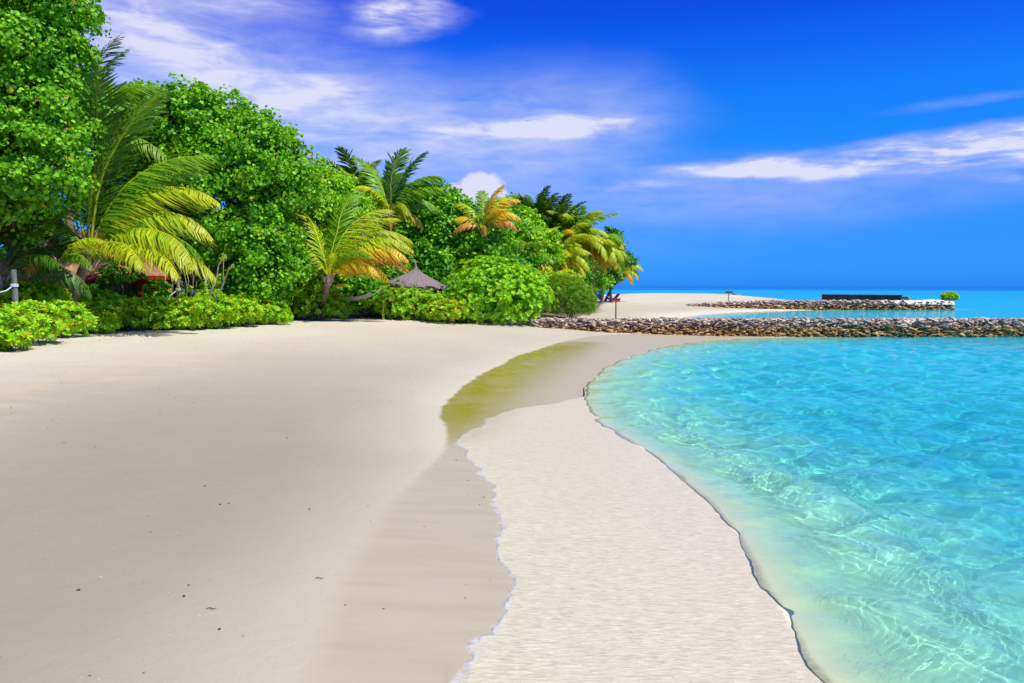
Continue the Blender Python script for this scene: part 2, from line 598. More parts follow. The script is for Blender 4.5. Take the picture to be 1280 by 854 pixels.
def sand_material():
    m = bpy.data.materials.new("coral_sand")
    m.use_nodes = True
    k = NT(m.node_tree)
    pos = k.n('ShaderNodeNewGeometry').outputs['Position']
    wet_, film_, olive_, soil_, sh = [k.attr(a).outputs['Fac'] for a in ('wet', 'film', 'olive_reflection', 'soil', 'shore')]
    big = k.noise(pos, 0.22, 4, 0.55)
    mid = k.noise(pos, 1.4, 5, 0.6)
    grain = k.noise(pos, 160.0, 3, 0.7)
    speck = k.noise(pos, 38.0, 2, 0.5)
    dry = k.mix(k.step(big, 0.3, 0.7), (0.55, 0.495, 0.41), (0.60, 0.55, 0.46))
    # high, dry sand is paler; the middle of the slope greyer, most of all close by
    pale = k.m('MULTIPLY', k.step(sh, 3.8, 1.2), 0.9)
    dry = k.mix(pale, dry, (0.66, 0.61, 0.52))
    hi = k.step(sh, 7.0, 14.5)
    greyf = k.m('MULTIPLY', k.step(sh, 1.9, 5.6), k.m('SUBTRACT', 1.0, hi))
    near = k.step(k.n('ShaderNodeSeparateXYZ', Vector=pos).outputs[1], 28.0, 8.0)
    greyf = k.m('MULTIPLY', greyf, k.m('ADD', 0.35, k.m('MULTIPLY', near, 0.65)))
    dry = k.mix(k.m('MULTIPLY', greyf, 0.9), dry, (0.272, 0.237, 0.187))
    tan = k.m('MULTIPLY', k.m('MULTIPLY', k.step(sh, 8.6, 10.2), k.step(sh, 12.4, 10.6)), k.step(mid, 0.42, 0.62))
    dry = k.mix(k.m('MULTIPLY', tan, 0.30), dry, (0.62, 0.46, 0.30))
    dry = k.mix(k.m('MULTIPLY', k.step(mid, 0.4, 0.75), 0.05), dry, (0.66, 0.57, 0.44))
    dry = k.mix(k.m('MULTIPLY', k.step(grain, 0.45, 0.7), 0.22), dry, (0.30, 0.26, 0.22))
    dry = k.mix(k.m('MULTIPLY', k.step(speck, 0.74, 0.80), 0.6), dry, (0.85, 0.8, 0.74))
    # wet sand
    streakv = k.scalevec(pos, (0.5, 3.4, 1.0))
    st = k.noise(streakv, 1.6, 5, 0.6)
    wetc = k.mix(k.step(st, 0.35, 0.65), (0.42, 0.36, 0.270), (0.45, 0.39, 0.30))
    wetc = k.mix(olive_, wetc, (0.33, 0.27, 0.006))  # olive reflection mixed into the base colour
    filmf = k.step(film_, -0.02, 0.06)
    rip = k.noise(k.scalevec(pos, (2.6, 13.0, 1.0)), 3.4, 6, 0.7, 0.8)
    filmc = k.mix(k.step(rip, 0.25, 0.75), (0.50, 0.43, 0.32), (0.79, 0.72, 0.57))
    fine = k.noise(k.scalevec(pos, (6.0, 22.0, 1.0)), 4.0, 4, 0.65)
    filmc = k.mix(k.m('MULTIPLY', k.step(fine, 0.5, 0.72), 0.35), filmc, (0.82, 0.77, 0.68))
    wetc = k.mix(k.m('MULTIPLY', filmf, k.m('SUBTRACT', 1.0, k.m('MULTIPLY', olive_, 0.7))), wetc, filmc)
    patch = k.noise(pos, 0.9, 4, 0.6)
    filmc = k.mix(k.m('MULTIPLY', k.step(patch, 0.4, 0.62), 0.55), filmc, k.mix(0.5, filmc, (0.62, 0.51, 0.37)))
    filmc = k.mix(k.m('MULTIPLY', k.step(k.noise(k.scalevec(pos, (0.8, 2.5, 1.0)), 1.3, 5, 0.7), 0.42, 0.62), 0.6), filmc, (0.68, 0.62, 0.51))
    filmc = k.mix(k.m('MULTIPLY', k.step(k.noise(k.scalevec(pos, (0.7, 1.6, 1.0)), 1.7, 4, 0.6), 0.38, 0.62), 0.75), filmc, (0.64, 0.575, 0.46))
    foamn = k.noise(pos, 16.0, 4, 0.7)
    foam = k.m('MULTIPLY', k.m('MULTIPLY', k.step(film_, -0.02, 0.005), k.step(film_, 0.065, 0.015)), k.step(foamn, 0.38, 0.55))
    wetc = k.mix(k.m('MULTIPLY', foam, 0.6), wetc, (0.62, 0.64, 0.74))
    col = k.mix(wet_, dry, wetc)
    # coral sand under water
    under = k.step(sh, 0.04, -0.05)
    bed = k.mix(k.step(mid, 0.35, 0.7), (0.84, 0.82, 0.70), (0.92, 0.90, 0.78))
    bed = k.mix(k.m('MULTIPLY', k.step(sh, -6.0, -0.5), 0.8), bed, (0.90, 0.90, 0.62))
    deep = k.step(sh, -22.0, -39.0)
    bed = k.mix(k.m('MULTIPLY', deep, 0.2), bed, (0.55, 0.60, 0.55))
    col = k.mix(under, col, bed)
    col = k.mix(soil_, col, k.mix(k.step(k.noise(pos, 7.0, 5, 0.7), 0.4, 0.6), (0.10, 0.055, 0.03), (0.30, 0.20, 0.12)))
    bs = k.n('ShaderNodeBsdfPrincipled')
    k.put(bs.inputs['Base Color'], col)
    wetland = k.m('MULTIPLY', wet_, k.m('SUBTRACT', 1.0, under))
    rough = k.m('SUBTRACT', 0.95, k.m('MULTIPLY', wetland, k.m('ADD', 0.42, k.m('MAXIMUM', k.m('MULTIPLY', filmf, 0.2), k.m('MULTIPLY', olive_, 0.34)))))
    k.put(bs.inputs['Roughness'], rough)
    k.put(bs.inputs['Specular IOR Level'], k.m('ADD', 0.15, k.m('MULTIPLY', wetland, 0.30)))
    h = k.m('ADD', k.m('MULTIPLY', grain, 0.25), k.m('MULTIPLY', k.noise(pos, 30, 3, 0.6), 0.5))
    h = k.m('MULTIPLY', h, k.m('SUBTRACT', 1.0, k.m('MULTIPLY', wet_, 0.9)))
    hw = k.m('MULTIPLY', k.m('MULTIPLY', k.m('ADD', rip, k.m('MULTIPLY', fine, 0.5)), filmf), k.m('MULTIPLY', wetland, 1.5))
    b = k.n('ShaderNodeBump', Height=k.m('ADD', h, hw), Strength=0.7, Distance=0.012)
    k.put(bs.inputs['Normal'], b)
    o = k.n('ShaderNodeOutputMaterial')
    k.put(o.inputs['Surface'], bs)
    return m


M = {}
M['sand'] = sand_material()
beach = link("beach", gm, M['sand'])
tag(beach, kind='structure', label='pale coral sand beach sloping down into the lagoon')
beach.cycles.is_caustics_receiver = True

# ------------------------------------------------------------------ the sea
wcols = np.concatenate([np.radians(np.linspace(-40, 2, 60)), np.radians(np.linspace(2.05, 40, 1500)), np.radians(np.linspace(41, 170, 80))])
wpy = np.concatenate([np.arange(520, 60, -0.5), np.arange(60, 8, -0.5)])
wrows = np.concatenate([[1.5, 2.2, 3.0, 3.6, 4.1, 4.4], 2375.0 / wpy, np.geomspace(300, 9500, 60)])
WX, WY, WQ, WR = polar_grid(wrows, wcols)
WG, WD = ground_z(WX, WY)
sp = np.maximum(WR ** 2 / 2375.0 * 0.5, 0.01)
wr = np.random.default_rng(5)
wz = np.zeros_like(WX)
wx_ = WX + 0.25 * (fbm(WX * 1.1, WY * 1.1, 3) - 0.5) * 2
wy_ = WY + 0.25 * (fbm(WX * 1.1 + 40, WY * 1.1, 3) - 0.5) * 2
for i in range(60):
    lam = 0.30 * (1.6 / 0.30) ** wr.random() if i < 42 else 0.12 * 2.2 ** wr.random()
    th = math.radians(200) + wr.normal() * 1.1
    kk = 2 * math.pi / lam
    amp = 0.0110 * lam ** 1.8 * (0.6 + 0.8 * wr.random())
    if i >= 42:
        amp = amp * 2.0 * sstep(-WD, 3.5, 0.6)
    ph = wr.random() * 6.28
    vis = sstep(lam / sp, 2.5, 6.0)
    s = np.sin(kk * (wx_ * math.cos(th) + wy_ * math.sin(th)) + ph)
    wz += amp * vis * (1 - 2 * np.abs(s) ** 1.3 if i % 3 == 0 else s) * (0.5 if i % 3 == 0 else 1.0)
gust = 0.35 + 1.1 * fbm(WX * 0.3, WY * 0.3, 3)
seaw = np.clip(-WD, 0, None)
wz *= gust * np.clip(0.12 + seaw / 1.1, 0, 1)
# low swell lines bending round the cove, parallel to the edge of the water
sw = seaw + 0.5 * (fbm(WX * 0.35, WY * 0.35, 3) - 0.5) * 2 + 0.12 * (fbm(WX * 2, WY * 2, 2) - 0.5)
swell = (0.5 + 0.5 * np.cos(2 * math.pi * sw / 1.55)) ** 2
wz += 0.018 * swell * sstep(seaw, 0.3, 1.4) * sstep(seaw, 11, 3) * sstep(WY, 45, 25)
# the thin leading edge of the wave, a few centimetres high
n = fbm(WX * 3.0, WY * 3.0, 3) - 0.5
edge = seaw + n * 0.10
wz += 0.018 * sstep(-WD + n * 0.14, -0.10, 0.04) * sstep(edge, 0.9, 0.25) * sstep(WY, 30, 14)
wz = wz - 0.026 * sstep(-WD + n * 0.14, -0.05, -0.16)
keep = (WD[WQ] < 0.9).any(1)
wm = mesh_np("lagoon_water", np.stack([WX, WY, wz], 1), WQ[keep], smooth=True)
set_attr(wm, 'depth', np.clip(-WG + 0.25 * sstep(-WD, -0.1, 0.6), 0, 60))


def water_material():
    m = bpy.data.materials.new("sea_water")
    m.use_nodes = True
    k = NT(m.node_tree)
    pos = k.n('ShaderNodeNewGeometry').outputs['Position']
    bs = k.n('ShaderNodeBsdfPrincipled')
    bs.inputs['Roughness'].default_value = 0.0
    bs.inputs['IOR'].default_value = 1.33
    bs.inputs['Transmission Weight'].default_value = 1.0
    bs.inputs['Specular IOR Level'].default_value = 0.18
    n1 = k.noise(k.scalevec(pos, (1.0, 1.8, 1.0)), 2.2, 4, 0.6, 0.5)
    n2 = k.noise(k.scalevec(pos, (0.35, 1.1, 1.0)), 1.1, 4, 0.6, 0.3)
    b = k.n('ShaderNodeBump', Height=k.m('ADD', n1, k.m('MULTIPLY', n2, 1.5)), Strength=0.14, Distance=0.08)
    k.put(bs.inputs['Normal'], b)
    # the water takes up red first: its colour deepens with the depth of the column below
    dep = k.attr('depth').outputs['Fac']
    cc = k.n('ShaderNodeCombineColor')
    for i_, a_ in enumerate(ABSORB):
        k.put(cc.inputs[i_], k.m('EXPONENT', k.m('MULTIPLY', dep, -a_)))
    k.put(bs.inputs['Base Color'], cc)
    tp = k.n('ShaderNodeBsdfTransparent', Color=cc)
    mx = k.n('ShaderNodeMixShader')
    k.put(mx.inputs[0], k.m('ADD', 0.02, k.m('MULTIPLY', k.step(dep, 0.15, 0.9), 0.15)))
    k.put(mx.inputs[1], bs)
    k.put(mx.inputs[2], tp)
    # light scattered back by the water itself, more where it is deeper
    df = k.n('ShaderNodeBsdfDiffuse', Color=k.mix(k.step(dep, 2.2, 9.0), k.mix(k.step(dep, 0.9, 0.2), (0.02, 0.56, 0.90), (0.45, 0.80, 0.50)), (0.008, 0.16, 0.60)))
    m2 = k.n('ShaderNodeMixShader')
    k.put(m2.inputs[0], k.m('ADD', 0.07, k.m('MULTIPLY', k.m('SUBTRACT', 1.0, k.m('EXPONENT', k.m('MULTIPLY', dep, -1.1))), 0.25)))
    k.put(m2.inputs[1], mx)
    k.put(m2.inputs[2], df)
    o = k.n('ShaderNodeOutputMaterial')
    k.put(o.inputs['Surface'], m2)
    return m


ABSORB = (2.1, 0.11, 0.035)
M['water'] = water_material()
sea = link("lagoon_water", wm, M['water'])
tag(sea, kind='structure', label='clear turquoise lagoon water with small ripples')
sea.cycles.is_caustics_caster = True

# ------------------------------------------------------------------ plant materials


def leaf_material(name, rough=0.45, trans=0.35, tcol=(1.5, 1.25, 0.5)):
    m = bpy.data.materials.new(name)
    m.use_nodes = True
    k = NT(m.node_tree)
    c = k.attr('col').outputs['Color']
    bs = k.n('ShaderNodeBsdfPrincipled')
    k.put(bs.inputs['Base Color'], c)
    bs.inputs['Roughness'].default_value = rough
    bs.inputs['Specular IOR Level'].default_value = 0.35
    tr = k.n('ShaderNodeBsdfTranslucent')
    k.put(tr.inputs['Color'], k.mix(1.0, c, tcol, 'MULTIPLY'))
    mx = k.n('ShaderNodeMixShader')
    mx.inputs[0].default_value = trans
    k.put(mx.inputs[1], bs)
    k.put(mx.inputs[2], tr)
    o = k.n('ShaderNodeOutputMaterial')
    k.put(o.inputs['Surface'], mx)
    return m


M['leaf'] = leaf_material("broad_leaves")
M['frond'] = leaf_material("palm_leaflets", 0.42, 0.30)
M['bark'] = pmat("grey_brown_bark", (0.30, 0.22, 0.16), 0.9, col2=(0.13, 0.09, 0.065), scale=9, bump=0.6, stretch=(1, 1, 0.3))
M['palm_bark'] = pmat("ringed_palm_bark", (0.36, 0.25, 0.19), 0.9, col2=(0.17, 0.11, 0.08), scale=5, bump=0.7, stretch=(1, 1, 5))
M['twig'] = pmat("pale_dry_twigs", (0.42, 0.32, 0.25), 0.9, col2=(0.24, 0.17, 0.12), scale=12)

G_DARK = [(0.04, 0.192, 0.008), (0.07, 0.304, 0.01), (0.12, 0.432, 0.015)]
G_MID = [(0.073, 0.288, 0.01), (0.146, 0.45, 0.012), (0.268, 0.612, 0.018), (0.332, 0.698, 0.03)]
G_LIGHT = [(0.122, 0.361, 0.01), (0.245, 0.557, 0.015), (0.422, 0.721, 0.02), (0.491, 0.76, 0.04)]
G_LIME = [(0.145, 0.437, 0.012), (0.303, 0.672, 0.018), (0.52, 0.8, 0.02)]
G_FINE = [(0.083, 0.259, 0.01), (0.156, 0.38, 0.012), (0.27, 0.517, 0.015)]


def leaf_cloud(name, C, N, size, cols, parent, r, asp=0.9, fold=0.25, odd=((0.40, 0.30, 0.02), 0.01), mat='leaf', droop=0.35, origin=(0, 0, 0)):
    """C positions, N outward directions; a folded six-point leaf at each"""
    n = len(C)
    nrm = N + r.normal(0, 0.75, (n, 3)) + np.array([0, 0, 0.35])
    nrm /= np.linalg.norm(nrm, axis=1, keepdims=True)
    d = r.normal(0, 1, (n, 3)) + N * 0.7 + np.array([0, 0, -droop])
    d -= nrm * (d * nrm).sum(1, keepdims=True)
    d /= np.linalg.norm(d, axis=1, keepdims=True) + 1e-9
    s = np.cross(nrm, d)
    L = (size * r.uniform(0.65, 1.25, n))[:, None]
    W = L * asp * 0.5
    b = C - d * L * 0.5
    t = C + d * L * 0.5 - nrm * L * 0.12
    up = nrm * W * fold
    V = np.stack([b, b + d * L * 0.30 + s * W + up, b + d * L * 0.75 + s * W * 0.78 + up * 0.8, t, b + d * L * 0.75 - s * W * 0.78 + up * 0.8, b + d * L * 0.30 - s * W + up], 1).reshape(-1, 3)
    base = (np.arange(n) * 6)[:, None]
    Q = np.concatenate([base + np.array([0, 3, 2, 1]), base + np.array([0, 5, 4, 3])])
    me = mesh_np(name, V - np.array(origin), Q)
    pal = np.array(cols)
    u = np.clip(r.normal(0.40, 0.28, n), 0, 1) * (len(pal) - 1)
    i0 = np.clip(u.astype(int), 0, len(pal) - 2)
    f = (u - i0)[:, None]
    c = pal[i0] * (1 - f) + pal[i0 + 1] * f
    c *= r.uniform(0.85, 1.15, (n, 1))
    oddm = r.random(n) < odd[1]
    c[oddm] = np.array(odd[0]) * r.uniform(0.7, 1.3, (oddm.sum(), 1))
    set_attr(me, 'col', np.repeat(c, 6, 0))
    return link(name, me, M[mat], parent)


def crown_points(blobs, nclump, per, rc, r, facing=0.0, shell=0.62):
    """clumps of leaves spread through the shells of several ellipsoids"""
    vol = np.array([b[3] * b[4] + b[4] * b[5] + b[3] * b[5] for b in blobs])
    cnt = np.maximum(1, (nclump * vol / vol.sum()).astype(int))
    CC, NN = [], []
    for b, k in zip(blobs, cnt):
        d = r.normal(0, 1, (k * 2, 3))
        d /= np.linalg.norm(d, axis=1, keepdims=True)
        d = d[(d[:, 1] < facing + 0.45) | (r.random(len(d)) < 0.35)][:k]
        rad = r.uniform(shell, 1.04, (len(d), 1))
        cc = np.array(b[:3]) + d * rad * np.array(b[3:6]) + r.normal(0, 0.22 * rc, (len(d), 3))
        nn = d / np.array(b[3:6])
        nn /= np.linalg.norm(nn, axis=1, keepdims=True)
        CC.append(cc)
        NN.append(nn)
    CC = np.vstack(CC)
    NN = np.vstack(NN)
    P, Q = [], []
    for c, n in zip(CC, NN):
        k = int(per * r.uniform(0.6, 1.4))
        rr = rc * r.uniform(0.5, 1.7)
        d = r.normal(0, 1, (k, 3)) + n * 0.9 + np.array([0, 0, 0.5])
        d /= np.linalg.norm(d, axis=1, keepdims=True)
        P.append(c + d * rr * r.uniform(0.35, 1.2, (k, 1)) * np.array([1, 1, 0.72]))
        Q.append(d * 0.8 + n * 0.4)
    P = np.vstack(P)
    Q = np.vstack(Q)
    Q /= np.linalg.norm(Q, axis=1, keepdims=True)
    return P, Q, CC


def blob_at(px, py, Y, rx, ry, deep=0.9):
    p = at(px, py, Y)
    s = Y / FPX
    return (p[0], p[1], p[2], rx * s, max(rx, ry) * s * deep, ry * s)


def curve_pts(a, b, sag, n, jit, r):
    a, b = np.array(a, float), np.array(b, float)
    t = np.linspace(0, 1, n)[:, None]
    P = a * (1 - t) + b * t
    P[:, 2] += (4 * t * (1 - t))[:, 0] * sag
    P[1:-1] += r.normal(0, jit, (n - 2, 3))
    return P


def broad_tree(name, label, cat, base, blobs, nclump, per, rc, size, cols, seed, trunk_r=0.22, nl=14, group=None, asp=0.95, odd=((0.40, 0.30, 0.02), 0.008), facing=0.0, extra=None, fold=0.25, stems=1):
    r = np.random.default_rng(seed)
    root = empty(name, base)
    tag(root, label, cat, group)
    B = np.array(base, float)
    P, N, CC = crown_points(blobs, int(nclump * 1.35), per, rc, r, facing)
    g = ground_z(P[:, 0], P[:, 1])[0]
    ok = P[:, 2] > g + 0.05
    P, N = P[ok], N[ok]
    if extra is not None:
        P = np.vstack([P, extra[0]])
        N = np.vstack([N, extra[1]])
    leaf_cloud("crown", P - B, N, size, cols, root, r, asp=asp, odd=odd, fold=fold)
    m = MB()
    cen = np.mean([b[:3] for b in blobs], 0)
    for s in range(stems):
        off = np.array([r.uniform(-0.4, 0.4), r.uniform(-0.3, 0.3), 0]) * (stems > 1)
        fork = B + off + (cen - B) * 0.35 + r.normal(0, 0.25, 3) * np.array([1, 1, 0.3])
        tp = curve_pts(B + off - [0, 0, 0.2], fork, 0, 6, 0.05, r) - B
        m.tube(tp, np.linspace(trunk_r, trunk_r * 0.65, 6), 9, jit=0.08)
        targets = CC[r.choice(len(CC), min(nl, len(CC)), replace=False)]
        for t_ in targets:
            q = curve_pts(fork, t_, -0.15, 6, 0.12, r) - B
            m.tube(q, np.linspace(trunk_r * 0.42, 0.018, 6), 6)
            near = CC[np.argsort(((CC - t_) ** 2).sum(1))[1:5]]
            for u in near:
                m.tube(curve_pts(q[3] + B, u, 0.05, 4, 0.05, r) - B, np.linspace(trunk_r * 0.2, 0.01, 4), 5)
    m.build("trunk", M['bark'], root, smooth=True)
    return root


# ---------------------------------------------------------------- palms
def frond_mesh(name, L, droop, leaf, hang, cols, seed, tip=None, n=62, upcurl=0.0, wid=0.06):
    """one feathered leaf of a coconut palm along +X, bending down towards its tip"""
    r = np.random.default_rng(seed)
    t = np.linspace(0, 1, 26)
    ang = upcurl - droop * t ** 1.35 * 1.5
    dx, dz = np.cos(ang), np.sin(ang)
    xs = np.concatenate([[0], np.cumsum(dx[:-1]) * L / 25])
    zs = np.concatenate([[0], np.cumsum(dz[:-1]) * L / 25])
    side = np.cumsum(r.normal(0, 0.006, 26)) * L
    V, Q, C = [], [], []
    c0, c1 = np.array(cols[0]), np.array(cols[1])
    ct = np.array(tip if tip is not None else cols[1])
    rc = np.array(cols[2] if len(cols) > 2 else (0.30, 0.33, 0.04))
    # rachis
    for i in range(26):
        w = 0.045 * (1 - t[i]) ** 0.7 + 0.006
        tx, tz = dx[i], dz[i]
        for sy, sz in ((-1, 0.25), (1, 0.25), (0.7, -1), (-0.7, -1)):
            V.append((xs[i] - tz * w * sz * 0.7, side[i] + w * sy, zs[i] + tx * w * sz * 0.7))
            C.append(rc)
    for i in range(25):
        for k in range(4):
            Q.append((i * 4 + k, i * 4 + (k + 1) % 4, (i + 1) * 4 + (k + 1) % 4, (i + 1) * 4 + k))
    for j in range(n):
        u = 0.16 + 0.84 * (j / (n - 1)) ** 0.92
        px, pz, py_ = np.interp(u, t, xs), np.interp(u, t, zs), np.interp(u, t, side)
        a = np.interp(u, t, ang)
        T = np.array([math.cos(a), 0, math.sin(a)])
        U = np.array([-math.sin(a), 0, math.cos(a)])
        ll = leaf * (0.45 + 0.75 * math.sin(math.pi * min(1, u * 0.88 + 0.10)) ** 0.8) * (1.0 if u < 0.9 else 0.75)
        for s in (-1, 1):
            if r.random() < 0.05:
                continue
            lj = ll * r.uniform(0.7, 1.15)
            f = (0.55 + 0.35 * u) * (1 - 0.5 * min(hang, 1.0)) + r.normal(0, 0.10)
            d = T * f + np.array([0, s, 0]) * (1.0 - 0.35 * u) + U * (0.22 - hang * 0.5 + r.normal(0, 0.12))
            d /= np.linalg.norm(d)
            W = T * wid * 0.5
            p0 = np.array([px, py_ + s * 0.01, pz])
            h = hang + r.normal(0, 0.1)
            d2 = d + np.array([0, 0, -1]) * (0.7 * h)
            d2 /= np.linalg.norm(d2)
            d3 = d2 + np.array([0, 0, -1]) * (1.1 * h)
            d3 /= np.linalg.norm(d3)
            p1 = p0 + d * lj * 0.34
            p2 = p1 + d2 * lj * 0.36
            p3 = p2 + d3 * lj * 0.30
            b = len(V)
            V += [p0 - W * 0.5, p0 + W * 0.5, p1 + W, p1 - W, p2 + W * 0.8, p2 - W * 0.8, p3 + W * 0.08, p3 - W * 0.08]
            Q += [(b, b + 1, b + 2, b + 3), (b + 3, b + 2, b + 4, b + 5), (b + 5, b + 4, b + 6, b + 7)]
            m_ = r.random()
            cc = (c0 * (1 - m_) + c1 * m_) * r.uniform(0.8, 1.2)
            e = cc * 0.65 + ct * 0.35
            k_ = min(1, max(0, (u - 0.5) * 1.6))
            cb = cc * (1 - k_ * 0.6) + ct * k_ * 0.6
            C += [cb, cb, cb, cb, e, e, e * 0.6 + ct * 0.4, e * 0.6 + ct * 0.4]
    me = mesh_np(name, np.array(V), Q)
    set_attr(me, 'col', np.array(C))
    me.materials.append(M['frond'])
    return me


PG = [(0.099, 0.3, 0.01), (0.221, 0.48, 0.015), (0.486, 0.56, 0.03)]
PY = [(0.235, 0.474, 0.012), (0.541, 0.694, 0.02), (0.722, 0.694, 0.03)]
PO = [(0.542, 0.517, 0.015), (0.748, 0.578, 0.02), (0.713, 0.457, 0.03)]
PB = [(0.508, 0.239, 0.03), (0.688, 0.359, 0.04), (0.448, 0.224, 0.06)]
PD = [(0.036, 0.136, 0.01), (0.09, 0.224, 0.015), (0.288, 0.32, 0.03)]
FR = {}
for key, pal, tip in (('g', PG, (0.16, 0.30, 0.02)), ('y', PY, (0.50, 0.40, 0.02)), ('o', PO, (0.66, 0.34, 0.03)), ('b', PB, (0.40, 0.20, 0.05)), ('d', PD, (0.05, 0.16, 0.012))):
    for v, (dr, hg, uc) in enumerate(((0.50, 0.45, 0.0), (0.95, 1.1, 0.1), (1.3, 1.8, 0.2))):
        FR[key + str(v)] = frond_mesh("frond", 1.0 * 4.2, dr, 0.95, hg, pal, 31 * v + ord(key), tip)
        FR[key.upper() + str(v)] = frond_mesh("frond", 4.2, dr, 1.05, hg, pal, 37 * v + ord(key), tip, n=46, wid=0.15)


def palm(label, base, top, fronds, trunk_r=0.15, group=None, scale=1.0, cat='palm tree', lean=0.0, name="coconut_palm", seed=1):
    """fronds: (azimuth deg: 0 = towards +X, 90 = away; elevation deg; length m; kind)"""
    r = np.random.default_rng(seed)
    B = np.array(base, float)
    top = np.array(top, float)
    root = empty(name, B)
    tag(root, label, cat, group)
    m = MB()
    t = np.linspace(0, 1, 22)
    P = B * (1 - t)[:, None] + top * t[:, None]
    P[:, 0] += lean * np.sin(t * math.pi)
    P[0, 2] -= 0.25
    rad = trunk_r * (1.35 - 0.45 * t ** 0.4) * (1 + 0.05 * (np.arange(22) % 2))
    m.tube(P - B, rad, 10, jit=0.03)
    m.build("trunk", M['palm_bark'], root, smooth=False)
    # dry fibre and old leaf bases round the heart
    h = MB()
    for i in range(9):
        a = r.uniform(0, 6.28)
        q0 = top + np.array([math.cos(a) * trunk_r * 0.6, math.sin(a) * trunk_r * 0.6, -0.35])
        q1 = top + np.array([math.cos(a) * trunk_r * 2.0, math.sin(a) * trunk_r * 2.0, 0.12])
        h.tube([q0 - B, (q0 + q1) / 2 - B, q1 - B], [0.07, 0.055, 0.03], 5)
    h.build("leaf_base", M['twig'], root)
    for az, el, L, kd in fronds:
        o = bpy.data.objects.new("frond", FR[kd])
        COL.objects.link(o)
        o.parent = root
        o.location = tuple(top - B)
        o.rotation_mode = 'XYZ'
        o.rotation_euler = (math.radians(r.uniform(-14, 14)), -math.radians(el), math.radians(az))
        s = L / 4.2
        o.scale = (s, s * (0.9 if L > 2 else 1.0), s)
    return root


def fan(n, r, L, kinds, lo=-25, hi=80, jitter=12, az0=0, span=360):
    out = []
    for i in range(n):
        az = az0 + span * i / n + r.uniform(-jitter, jitter)
        e = lo + (hi - lo) * ((i * 0.618) % 1.0)
        kd = kinds[int(r.integers(len(kinds)))]
        out.append((az, e, L * r.uniform(0.8, 1.1), kd))
    return out


